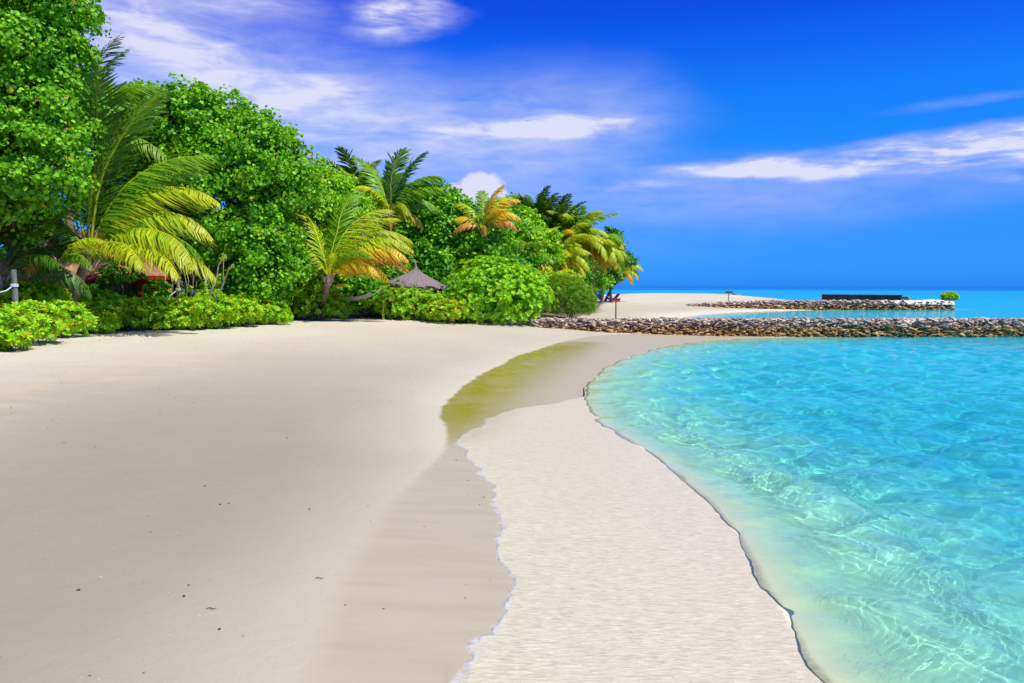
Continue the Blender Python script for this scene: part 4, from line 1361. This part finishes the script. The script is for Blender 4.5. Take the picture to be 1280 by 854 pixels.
def hip(z0, z1, ex, ey, tx, ty, th):
    V = []
    for zz, a, b in ((z0, ex, ey), (z1, tx, ty)):
        V += [(-a, -b, zz), (a, -b, zz), (a, b, zz), (-a, b, zz)]
    rf.add(V, [(0, 1, 5, 4), (1, 2, 6, 5), (2, 3, 7, 6), (3, 0, 4, 7), (4, 5, 6, 7), (3, 2, 1, 0)])


steps = 14
for i in range(steps):
    t0, t1 = i / steps, (i + 1) / steps
    e = lambda t: (WX2 + 0.1) * (1 - t) + WX2 * 0.45 * t
    f = lambda t: (WY2 + 0.1) * (1 - t) + 0.12 * t
    z0 = EAVE + 0.05 + 1.9 * t0
    z1 = EAVE + 0.05 + 1.9 * t1 + 0.03
    hip(z0, z1, e(t0) + 0.04, f(t0) + 0.04, e(t1) + 0.02, f(t1) + 0.02, 0.0)
rfo = rf.build("roof", M['shingle'], hut)
m = MB()
for sx, sy, lx, ly in ((0, -WY2 - 0.17, 2 * WX2 + .3, .05), (0, WY2 + 0.17, 2 * WX2 + .3, .05), (-WX2 - 0.17, 0, .05, 2 * WY2), (WX2 + 0.17, 0, .05, 2 * WY2)):
    m.box((sx, sy, EAVE - 0.02), (lx, ly, 0.16))
m.build("fascia", M['red'], hut)
for i in range(5):
    m = MB()
    x = -WX2 + 0.15 + i * (2 * WX2 - 0.3) / 4
    m.box((x, -WY2 + 0.05, EAVE / 2 - 0.06), (0.14, 0.14, EAVE - 0.12))
    m.build("veranda_post", M['red'], hut)
for x in (-1.6, 0.2):
    m = MB()
    m.box((x, -WY2 + 0.69, 1.1), (1.1, 0.05, 1.0))
    w = m.build("window", M['dark'], hut)
    m = MB()
    for (cx_, cz_, sx_, sz_) in ((x, 1.64, 1.3, 0.08), (x, 0.56, 1.3, 0.08), (x - .6, 1.1, .1, 1.0), (x + .6, 1.1, .1, 1.0)):
        m.box((cx_, -WY2 + 0.66, cz_), (sx_, 0.07, sz_))
    fr = m.build("window_frame", M['red'], w)
m = MB()
m.box((1.9, -WY2 + 0.685, 0.95), (0.85, 0.05, 1.9))
m.build("door", M['wood'], hut)

# ================================================================== posts, ropes, hammock
M['rope'] = pmat("white_rope", (0.75, 0.75, 0.78), 0.8, col2=(0.6, 0.6, 0.65), scale=20)
M['grey_post'] = pmat("grey_post_wood", (0.20, 0.24, 0.20), 0.85, col2=(0.11, 0.13, 0.11), scale=8, stretch=(1, 1, .2))


def post(label, px, py_top, Y, w, mat, rope_to=None, ry=None, round_=True):
    x, y, zt = at(px, py_top, Y)
    g = gz(x, y)
    root = empty("rope_post", (x, y, g))
    tag(root, label, 'post')
    m = MB()
    m.tube([(0, 0, -0.3), (0.01, 0, (zt - g) * .5), (0, 0, zt - g)], [w, w * .95, w * .9], 10, jit=0.04)
    m.build("shaft", mat, root)
    if rope_to is not None:
        m = MB()
        q = at(*rope_to) - np.array([x, y, g])
        p = at(px, ry, Y) - np.array([x, y, g])
        mid = (p + q) / 2 - np.array([0, 0, 0.05])
        for dz in (-0.03, 0.0, 0.03):
            ring = [(math.cos(a) * w * 1.15, math.sin(a) * w * 1.15, p[2] + dz) for a in np.linspace(0, 6.28, 12)]
            m.tube(ring, 0.017, 5)
        m.tube([p, mid, q], 0.018, 6)
        m.build("rope", M['rope'], root)
    return root


post("brown wooden post with a white rope tied round it, standing in the hedge", 222.5, 346, 29.2, 0.075, M['wood'], (193, 382, 28.6), 362)
post("grey weathered post with white rope at the left edge beside the red hut", 17, 337, 23.2, 0.085, M['grey_post'], (-2, 366, 22.6), 357)
hp = post("thin yellow-green hammock post standing on the sand by the grove", 478.5, 361, 37.9, 0.06, pmat("algae_green_wood", (0.35, 0.33, 0.05), .8, col2=(0.22, 0.24, 0.04), scale=10))
# hammock slung between the golden palm and the post
A_ = at(429, 374, 38.3)
B_ = at(478.5, 361, 37.9)
m = MB()
N_ = 16
Vv, Ff = [], []
for i in range(N_ + 1):
    t = i / N_
    u = 0.12 + 0.60 * t
    c = A_ * (1 - u) + B_ * u - np.array([0, 0, 0.25]) * 4 * u * (1 - u)
    w = 0.34 * math.sin(math.pi * min(max(t * 0.9 + 0.05, 0), 1)) ** 0.5
    for k in range(7):
        s = (k / 6 - 0.5) * 2
        Vv.append((c[0], c[1] + s * w, c[2] + s * s * 0.10 - s * 0.08))
for i in range(N_):
    for k in range(6):
        a = i * 7 + k
        Ff.append((a, a + 1, a + 8, a + 7))
nb = len(Vv)
Vv += [(v[0], v[1], v[2] - 0.012) for v in Vv]
Ff += [tuple(nb + q for q in f[::-1]) for f in Ff]
hroot = empty("hammock", (A_[0], A_[1], A_[2] - 0.2))
tag(hroot, "pale canvas hammock slung between the golden palm and the thin green post", 'hammock')
off = np.array([A_[0], A_[1], A_[2] - 0.2])
mm = MB()
mm.add([np.array(v) - off for v in Vv], Ff)
mm.build("canvas", pmat("pale_canvas", (0.55, 0.56, 0.50), 0.9, col2=(0.42, 0.44, 0.38), scale=15), hroot)
for (P0, idx) in ((A_, 0), (B_, N_)):
    mm = MB()
    for k in (0, 3, 6):
        mm.tube([np.array(Vv[idx * 7 + k]) - off, P0 - off], 0.012, 5)
    mm.build("cord", M['rope'], hroot)

# small bent grey pipe by the young palm
px_ = gpt(410.5, 395.5)
m = MB()
m.tube([(0, 0, -0.05), (0.0, 0, 0.12), (0.03, 0, 0.24), (0.10, 0, 0.31), (0.22, 0, 0.33), (0.30, 0, 0.31)], [.055, .055, .058, .06, .06, .07], 12)
m.tube([(0.30, 0, 0.31), (0.315, 0, 0.305)], [.085, .085], 12)
o = m.build("bent_pipe", pmat("grey_plastic", (0.35, 0.42, 0.52), 0.5, col2=(0.25, 0.3, 0.38), scale=5), None, px_ - np.array([0.05, 0, 0]), smooth=False)
tag(o, "short bent grey pipe sticking out of the sand by the young palm", 'pipe')

# white coral lumps under the hedge
M['coral'] = pmat("bleached_coral", (0.78, 0.78, 0.80), 0.9, col2=(0.5, 0.5, 0.55), scale=14, bump=0.8)


def stone_geo(c, size, r, jag=0.16, rot=None, sub=1):
    """an irregular angular stone: a jittered, squashed faceted lump"""
    V, F = ICO[sub]
    d = V + r.normal(0, jag, V.shape)
    cut = r.normal(0, 1, 3)
    cut /= np.linalg.norm(cut)
    h = d @ cut
    d = d - np.outer(np.clip(h - 0.55, 0, None), cut)
    d = d * (np.array(size) / 2)
    if rot is None:
        rot = r.uniform(-0.42, 0.42, 3) * np.array([1, 1, 6])
    R = np.array(Matrix.Rotation(rot[2], 3, 'Z') @ Matrix.Rotation(rot[1], 3, 'Y') @ Matrix.Rotation(rot[0], 3, 'X'))
    return d @ R.T + np.array(c), F


def make_ico(sub):
    import bmesh
    bm = bmesh.new()
    bmesh.ops.create_icosphere(bm, subdivisions=sub, radius=1.0)
    V = np.array([v.co[:] for v in bm.verts])
    F = np.array([[v.index for v in f.verts] for f in bm.faces])
    bm.free()
    return V, F


ICO = {1: make_ico(1), 2: make_ico(2)}
rs = np.random.default_rng(71)
for i, (px, py, w, lab) in enumerate(((146, 409, .34, "white coral lump at the foot of the hedge, leftmost of the white lumps"), (160, 409, .20, "small white coral lump just right of the leftmost white one"),
                                      (196, 408.5, .5, "largest white coral lump, below the yellow-green hedge shrub"), (299, 403.5, .28, "white coral lump under the right end of the hedge"))):
    p = gpt(px, py)
    V, F = stone_geo((0, 0, .06), (w, w * .7, .2), rs, .1, sub=2)
    me = mesh_np("coral_lump", V, None, F)
    o = link("coral_lump", me, M['coral'], None, p)
    tag(o, lab, 'coral', "white coral lumps under the hedge")

# ================================================================== stone breakwaters


def rubble_material(name, z_alg, ztop):
    m = bpy.data.materials.new(name)
    m.use_nodes = True
    k = NT(m.node_tree)
    geo = k.n('ShaderNodeNewGeometry')
    pos = geo.outputs['Position']
    z = k.n('ShaderNodeSeparateXYZ', Vector=pos).outputs[2]
    rnd = k.attr('rnd').outputs['Fac']
    nz = k.noise(pos, 7.0, 5, 0.65)
    top = k.mix(rnd, (0.27, 0.18, 0.14), (0.76, 0.62, 0.50))
    low = k.mix(rnd, (0.29, 0.165, 0.05), (0.68, 0.44, 0.17))
    f = k.step(k.m('ADD', z, k.m('MULTIPLY', nz, 0.35)), z_alg, ztop)
    c = k.mix(f, low, top)
    c = k.mix(k.m('MULTIPLY', k.step(nz, 0.5, 0.75), 0.55), c, (0.12, 0.085, 0.075))
    wetline = k.step(k.m('ADD', z, k.m('MULTIPLY', nz, 0.1)), 0.16, 0.05)
    c = k.mix(k.m('MULTIPLY', wetline, 0.7), c, (0.16, 0.12, 0.02))
    bs = k.n('ShaderNodeBsdfPrincipled')
    k.put(bs.inputs['Base Color'], c)
    bs.inputs['Roughness'].default_value = 0.85
    b = k.n('ShaderNodeBump', Height=k.noise(pos, 22.0, 5, 0.7), Strength=0.8, Distance=0.02)
    k.put(bs.inputs['Normal'], b)
    o = k.n('ShaderNodeOutputMaterial')
    k.put(o.inputs['Surface'], bs)
    return m


M['rubble'] = rubble_material("coral_rubble", 0.5, 0.85)
M['rubble_far'] = rubble_material("far_coral_rubble", 0.30, 0.9)


def breakwater(label, path, top, wid, ssz, mat, seed, nstones, parts=100, taper=0.0):
    """a low wall of piled coral stones along a path; the largest stones in view are parts of their own"""
    r = np.random.default_rng(seed)
    path = np.array(path, float)
    seg = np.linalg.norm(np.diff(path, axis=0), axis=1)
    cum = np.concatenate([[0], np.cumsum(seg)])
    B = np.array([path[0][0], path[0][1], 0.0])
    root = empty("stone_breakwater", B)
    tag(root, label, 'breakwater')
    core = MB()
    for i in range(len(path) - 1):
        a, b = path[i], path[i + 1]
        c = (a + b) / 2
        tz = top - (0.25 if taper and i == 0 else 0.0)
        ang = math.atan2(b[1] - a[1], b[0] - a[0])
        core.box((c[0] - B[0], c[1] - B[1], tz / 2 - 0.5), (np.linalg.norm(b - a) + 0.1 * (i % 2), wid - ssz * 0.9, tz + 0.75 - 0.04 * (i % 2)), Matrix.Rotation(ang, 3, 'Z'))
    core.build("core", mat, root)
    items = []
    for i in range(nstones):
        s = r.uniform(0, cum[-1])
        x = np.interp(s, cum, path[:, 0])
        y = np.interp(s, cum, path[:, 1])
        e = 0.05
        x2, y2 = np.interp(min(s + e, cum[-1]), cum, path[:, 0]), np.interp(min(s + e, cum[-1]), cum, path[:, 1])
        x1, y1 = np.interp(max(s - e, 0), cum, path[:, 0]), np.interp(max(s - e, 0), cum, path[:, 1])
        tx, ty = x2 - x1, y2 - y1
        L = math.hypot(tx, ty) + 1e-9
        nx, ny = ty / L, -tx / L
        u = r.random()
        fade = min(1.0, 0.55 + s / taper) if taper else 1.0
        sz = ssz * min(1.9, r.lognormal(-0.12, 0.36))
        if u < 0.62:      # seaward / viewer side face, leaning a little
            z = r.uniform(-0.15, top - 0.05)
            o_ = wid / 2 - 0.10 + (1 - z / top) * 0.25
        elif u < 0.9:
            z = top - 0.03 + r.uniform(-0.07, 0.08)
            o_ = r.uniform(-wid / 2, wid / 2)
        else:
            z = r.uniform(0, top)
            o_ = -wid / 2 + 0.08 - (1 - z / top) * 0.15
        z = z * fade
        c = np.array([x + nx * o_ - B[0], y + ny * o_ - B[1], z])
        g = gz(x + nx * o_, y + ny * o_)
        if z < g - 0.15:
            continue
        V, F = stone_geo(c, (sz * r.uniform(1.2, 2.6), sz * r.uniform(0.7, 1.1), sz * r.uniform(0.20, 0.44)), r, 0.17, sub=1)
        items.append((sz / (c[1] + B[1] + abs(c[0] + B[0]) * .3) * (1.0 if u < .9 else .2), V, F, r.random()))
    items.sort(key=lambda q: -q[0])
    for _, V, F, rn in items[:parts]:
        c = V.mean(0)
        me = mesh_np("stone", V - c, None, F)
        set_attr(me, 'rnd', np.full(len(V), rn))
        link("stone", me, mat, root, c)
    rest = items[parts:]
    if rest:
        Vs, Fs, rn, b = [], [], [], 0
        for _, V, F, q in rest:
            Vs.append(V)
            Fs.append(F + b)
            rn.append(np.full(len(V), q))
            b += len(V)
        me = mesh_np("rubble", np.vstack(Vs), None, np.vstack(Fs))
        set_attr(me, 'rnd', np.concatenate(rn))
        o = link("rubble", me, mat, root)
        tag(o, kind='stuff')
    return root


breakwater("long breakwater of piled coral stones closing off the near lagoon", [(1.2, 38.6), (4, 38.35), (10, 38.2), (18, 38.2), (27, 38.3), (34, 38.6)], 0.80, 1.3, 0.195, M['rubble'], 81, 8200)
breakwater("far breakwater of coral stones with a green bush on its end", [(18.5, 80.8), (24, 80.4), (32, 80.6), (40, 80.8), (46.6, 81.2)], 0.90, 1.6, 0.31, M['rubble_far'], 82, 1900, parts=40, taper=16.0)
breakwater("distant low line of dark stones along the water's edge beyond the far beach", [(19, 124), (26, 125), (32, 125), (37, 124)], 1.0, 1.2, 0.45, M['rubble_far'], 83, 260, parts=1)

# sand heaped on the end of the far breakwater
rr_ = np.random.default_rng(9)
N_ = 26
Vv, Ff = [], []
for i in range(N_ + 1):
    for k in range(11):
        x = 39 + 7.6 * i / N_
        s = k / 10 * 2 - 1
        hgt = 0.10 * math.sin(math.pi * min(1, max(0, i / N_ * 0.9 + 0.1))) ** 0.5 + 0.12 * math.exp(-((x - 44.8) / 1.0) ** 2)
        Vv.append((x, 81.1 + s * 1.1, 0.86 + hgt * (1 - s ** 4) + rr_.normal(0, 0.012) - 0.3 * (abs(s) == 1)))
for i in range(N_):
    for k in range(10):
        a = i * 11 + k
        Ff.append((a, a + 11, a + 12, a + 1))
me = bpy.data.meshes.new("sand_heap")
me.from_pydata(Vv, [], Ff)
me.polygons.foreach_set('use_smooth', [True] * len(me.polygons))
me.update()
o = link("sand_bank", me, pmat("white_sand_heap", (0.78, 0.72, 0.66), 0.95, col2=(0.70, 0.64, 0.58), scale=2))
tag(o, "white sand banked along the top of the far breakwater", kind='structure')
shrub("small round green bush alone on the end of the far breakwater", "round_bush", [blob_at(1187, 370.5, 81.2, 9.5, 4.5)], 330, 8, 0.16, G_LIME[0:2] + [(0.40, 0.64, 0.03)], 84, cat='bush', base=(46.7, 81.2, 0.95), odd=((0.6, 0.5, 0.02), 0.15), stems=5)

# dark barrier wall on the far sand
a_, b_ = at(1028, 374, 100), at(1127, 375, 92)
wl = empty("barrier_wall", ((a_[0] + b_[0]) / 2, (a_[1] + b_[1]) / 2, 0.6))
tag(wl, "long low black barrier wall on the sand behind the far breakwater", 'wall')
wc = np.array([(a_[0] + b_[0]) / 2, (a_[1] + b_[1]) / 2, 0.6])
M['black'] = pmat("black_tarred_boards", (0.035, 0.035, 0.05), 0.6, col2=(0.015, 0.015, 0.02), scale=3)
ang = math.atan2(b_[1] - a_[1], b_[0] - a_[0])
Lw = math.hypot(b_[1] - a_[1], b_[0] - a_[0])
R3 = Matrix.Rotation(ang, 3, 'Z')
m = MB()
m.box((0, 0, 0.25), (Lw, 0.3, 1.0), R3)
m.build("panel", M['black'], wl)
for i in range(7):
    m = MB()
    t = (i / 6 - 0.5) * (Lw - 0.3)
    q = R3 @ Vector((t, -0.2, 0.28))
    m.box(q, (0.16, 0.1, 1.1), R3)
    m.build("upright", M['black'], wl)
m = MB()
q = R3 @ Vector((0, 0, 0.78))
m.box(q, (Lw + .1, .42, .05), R3)
m.build("coping", pmat("dark_teal_coping", (0.06, 0.10, 0.12), .5), wl)
m = MB()
q = R3 @ Vector((Lw / 2 + 0.45, 0, 0.16))
m.box(q, (0.9, 0.5, 0.9), R3)
m.build("end_block", pmat("brown_end_block", (0.34, 0.26, 0.18), .8), wl)

# ================================================================== signs
def tsign(label, px, pyb, pyt, Y, wpx, col, colm):
    x, y, zt = at(px, pyt, Y)
    g = at(px, pyb, Y)[2]
    g = min(g, gz(x, y) + 0.1)
    root = empty("beach_sign", (x, y, g))
    tag(root, label, 'sign', "small T-shaped beach signs")
    m = MB()
    m.tube([(0, 0, -0.3), (0, 0, zt - g - 0.1)], [0.05, 0.045], 8)
    m.build("pole", M['grey_post'], root)
    w = wpx * Y / FPX
    m = MB()
    m.box((0, -0.05, zt - g - 0.09), (w, 0.05, 0.16))
    m.box((0, -0.05, zt - g + 0.012), (w + .06, 0.12, 0.035))
    m.build("board", colm, root)


M['signred'] = pmat("faded_red_board", (0.50, 0.10, 0.06), 0.6, col2=(0.35, 0.07, 0.05), scale=6)
M['signmaroon'] = pmat("maroon_board", (0.24, 0.05, 0.06), 0.6, col2=(0.15, 0.03, 0.04), scale=6)
tsign("nearer red T-shaped sign on a thin post behind the breakwater", 770, 397, 373.5, 44.5, 10, None, M['signred'])
tsign("farther dark red T-shaped sign on the far sand", 911, 376, 364.5, 84, 9, None, M['signmaroon'])

# ================================================================== loungers at the tip of the grove
M['turq'] = pmat("turquoise_canvas", (0.03, 0.45, 0.62), 0.7, col2=(0.02, 0.36, 0.52), scale=4)
M['whitep'] = pmat("white_plastic", (0.75, 0.75, 0.75), 0.45, col2=(0.65, 0.65, 0.66), scale=4)
M['darkred'] = pmat("dark_red_cloth", (0.22, 0.05, 0.06), 0.8, col2=(0.12, 0.03, 0.04), scale=4)


def lounger(label, px, Y, rot, cush, s=1.0):
    x, y, g = gb(px, Y)
    root = empty("sun_lounger", (x, y, g), rot)
    tag(root, label, 'sun lounger', "sun loungers in the shade at the tip of the grove")
    m = MB()
    for sy in (-0.3, 0.3):
        m.box((0, sy * s, 0.32 * s), (1.9 * s, 0.06, 0.06))
    for sx in (-0.9, 0.0, 0.9):
        m.box((sx * s, 0, 0.32 * s), (0.06, 0.6 * s - 0.062, 0.055))
    m.build("frame", M['whitep'], root)
    for sx, sy in ((-.8, -.3), (-.8, .3), (.8, -.3), (.8, .3)):
        m = MB()
        m.box((sx * s, sy * s, 0.145 * s), (0.07, 0.07, 0.29 * s))
        m.build("leg", M['whitep'], root)
    m = MB()
    m.box((0.3 * s, 0, 0.42 * s), (1.25 * s, 0.62 * s, 0.12))
    m.build("seat_cushion", cush, root)
    m = MB()
    m.box((-0.60 * s, 0, 0.70 * s), (0.80 * s, 0.62 * s, 0.12), Matrix.Rotation(math.radians(48), 3, 'Y'))
    m.build("backrest", cush, root)
    return root


def windbreak(px, Y):
    x, y, g = gb(px, Y)
    root = empty("windbreak", (x, y, g))
    tag(root, "bright turquoise canvas screen in the shade under the last palms", 'windbreak')
    m = MB()
    n_ = 14
    V, F = [], []
    for i in range(n_ + 1):
        xx = -0.78 + 1.56 * i / n_
        yy = 0.06 * math.sin(i * 1.1)
        for q, zz in enumerate((0.12, 0.45, 0.84 + 0.02 * math.sin(i))):
            V += [(xx, yy + 0.02 * q, zz), (xx, yy + 0.02 * q + 0.015, zz)]
    for i in range(n_):
        for q in range(2):
            a = i * 6 + q * 2
            F += [(a, a + 6, a + 8, a + 2), (a + 1, a + 3, a + 9, a + 7)]
    m.add(V, F)
    m.build("canvas", M['turq'], root)
    for xx in (-0.80, -0.2, 0.80):
        m = MB()
        m.tube([(xx, 0.05, -0.1), (xx, 0.05, 0.95)], 0.03, 8)
        m.build("pole", M['wood'], root)


windbreak(742, 84)
lounger("white sun lounger just right of the turquoise screen", 752, 85, math.radians(20), M['whitep'], 0.9)
lounger("sun lounger with dark red cushions right of the last palm trunk", 766, 84, math.radians(200), M['darkred'], 0.8)

# ================================================================== small litter on the sand
lit = "tiny bits of litter scattered on the sand"
M['litter'] = pmat("dead_leaf_brown", (0.10, 0.055, 0.035), 0.8, col2=(0.05, 0.03, 0.02), scale=30)
for (px, py, kind, lab) in ((275, 631, 's', "pair of tiny dark bits in the middle of the sand slope, left one"), (286, 630, 's', "pair of tiny dark bits in the middle of the sand slope, right one"),
                            (387, 637, 's', "single dark bit to the right of the pair"), (264, 762, 't', "small curled twig lying on the sand near the bottom"), (98, 738, 's', "dark bit near the lower left of the sand"),
                            (80, 554, 's', "small dark bit on the upper left of the sand"), (230, 746, 's', "faint dark speck above the small curled twig"), (256, 608, 's', "reddish leaf bit above the pair of dark bits"),
                            (359, 548, 's', "tiny speck high on the sand slope"), (274, 787, 's', "speck below the small curled twig"), (399, 724, 't', "short twig lying at the edge of the wet sand")):
    p = gpt(px, py)
    r = np.random.default_rng(int(px * 7 + py))
    if kind == 's':
        V, F = stone_geo((0, 0, 0.004), (0.03, 0.02, 0.014), r, .2)
        me = mesh_np("leaf_scrap", V * 1.0, None, F)
        o = link("leaf_scrap", me, M['litter'], None, p)
        tag(o, lab, 'leaf scrap', lit)
    else:
        m = MB()
        m.tube([(-.035, 0, .008), (-.015, .007, .011), (.014, -.006, .010), (.038, .008, .007)], [.002, .0035, .0035, .0015], 6)
        o = m.build("twig", M['litter'], None, p)
        tag(o, lab, 'twig', lit)
V_, F_, b_ = [], [], 0
rg = np.random.default_rng(91)
cnt = 0
while cnt < 900:
    x = rg.uniform(-16, 2.5)
    y = rg.uniform(3.5, 30)
    z_, d_ = ground_z(np.array([x]), np.array([y]))
    if d_[0] < 2.2:
        continue
    sz = rg.uniform(0.006, 0.017) * (1 + y * 0.02)
    V, F = stone_geo((x, y, float(z_[0]) + sz * 0.2), (sz * 1.6, sz, sz * .7), rg, .2)
    V_.append(V)
    F_.append(F + b_)
    b_ += len(V)
    cnt += 1
o = link("shell_grit", mesh_np("shell_grit", np.vstack(V_), None, np.vstack(F_)), pmat("broken_shell", (0.62, 0.55, 0.46), .8, col2=(0.16, 0.11, 0.08), scale=1.7, vec='Object'))
tag(o, "fine broken shell and coral grit scattered over the sand slope", kind='stuff')
p = gpt(729.5, 496)  # dark stub put in for the shadow of the wave's lip
m = MB()
m.tube([(0, 0, -.02), (.01, .0, .07), (-.005, .01, .16), (.015, 0, .22)], [.022, .02, .016, .008], 8, jit=.1)
o = m.build("wave_shadow_stub", M['litter'], None, p)
tag(o, "dark stub of driftwood standing at the corner of the water's edge", 'wave shadow')
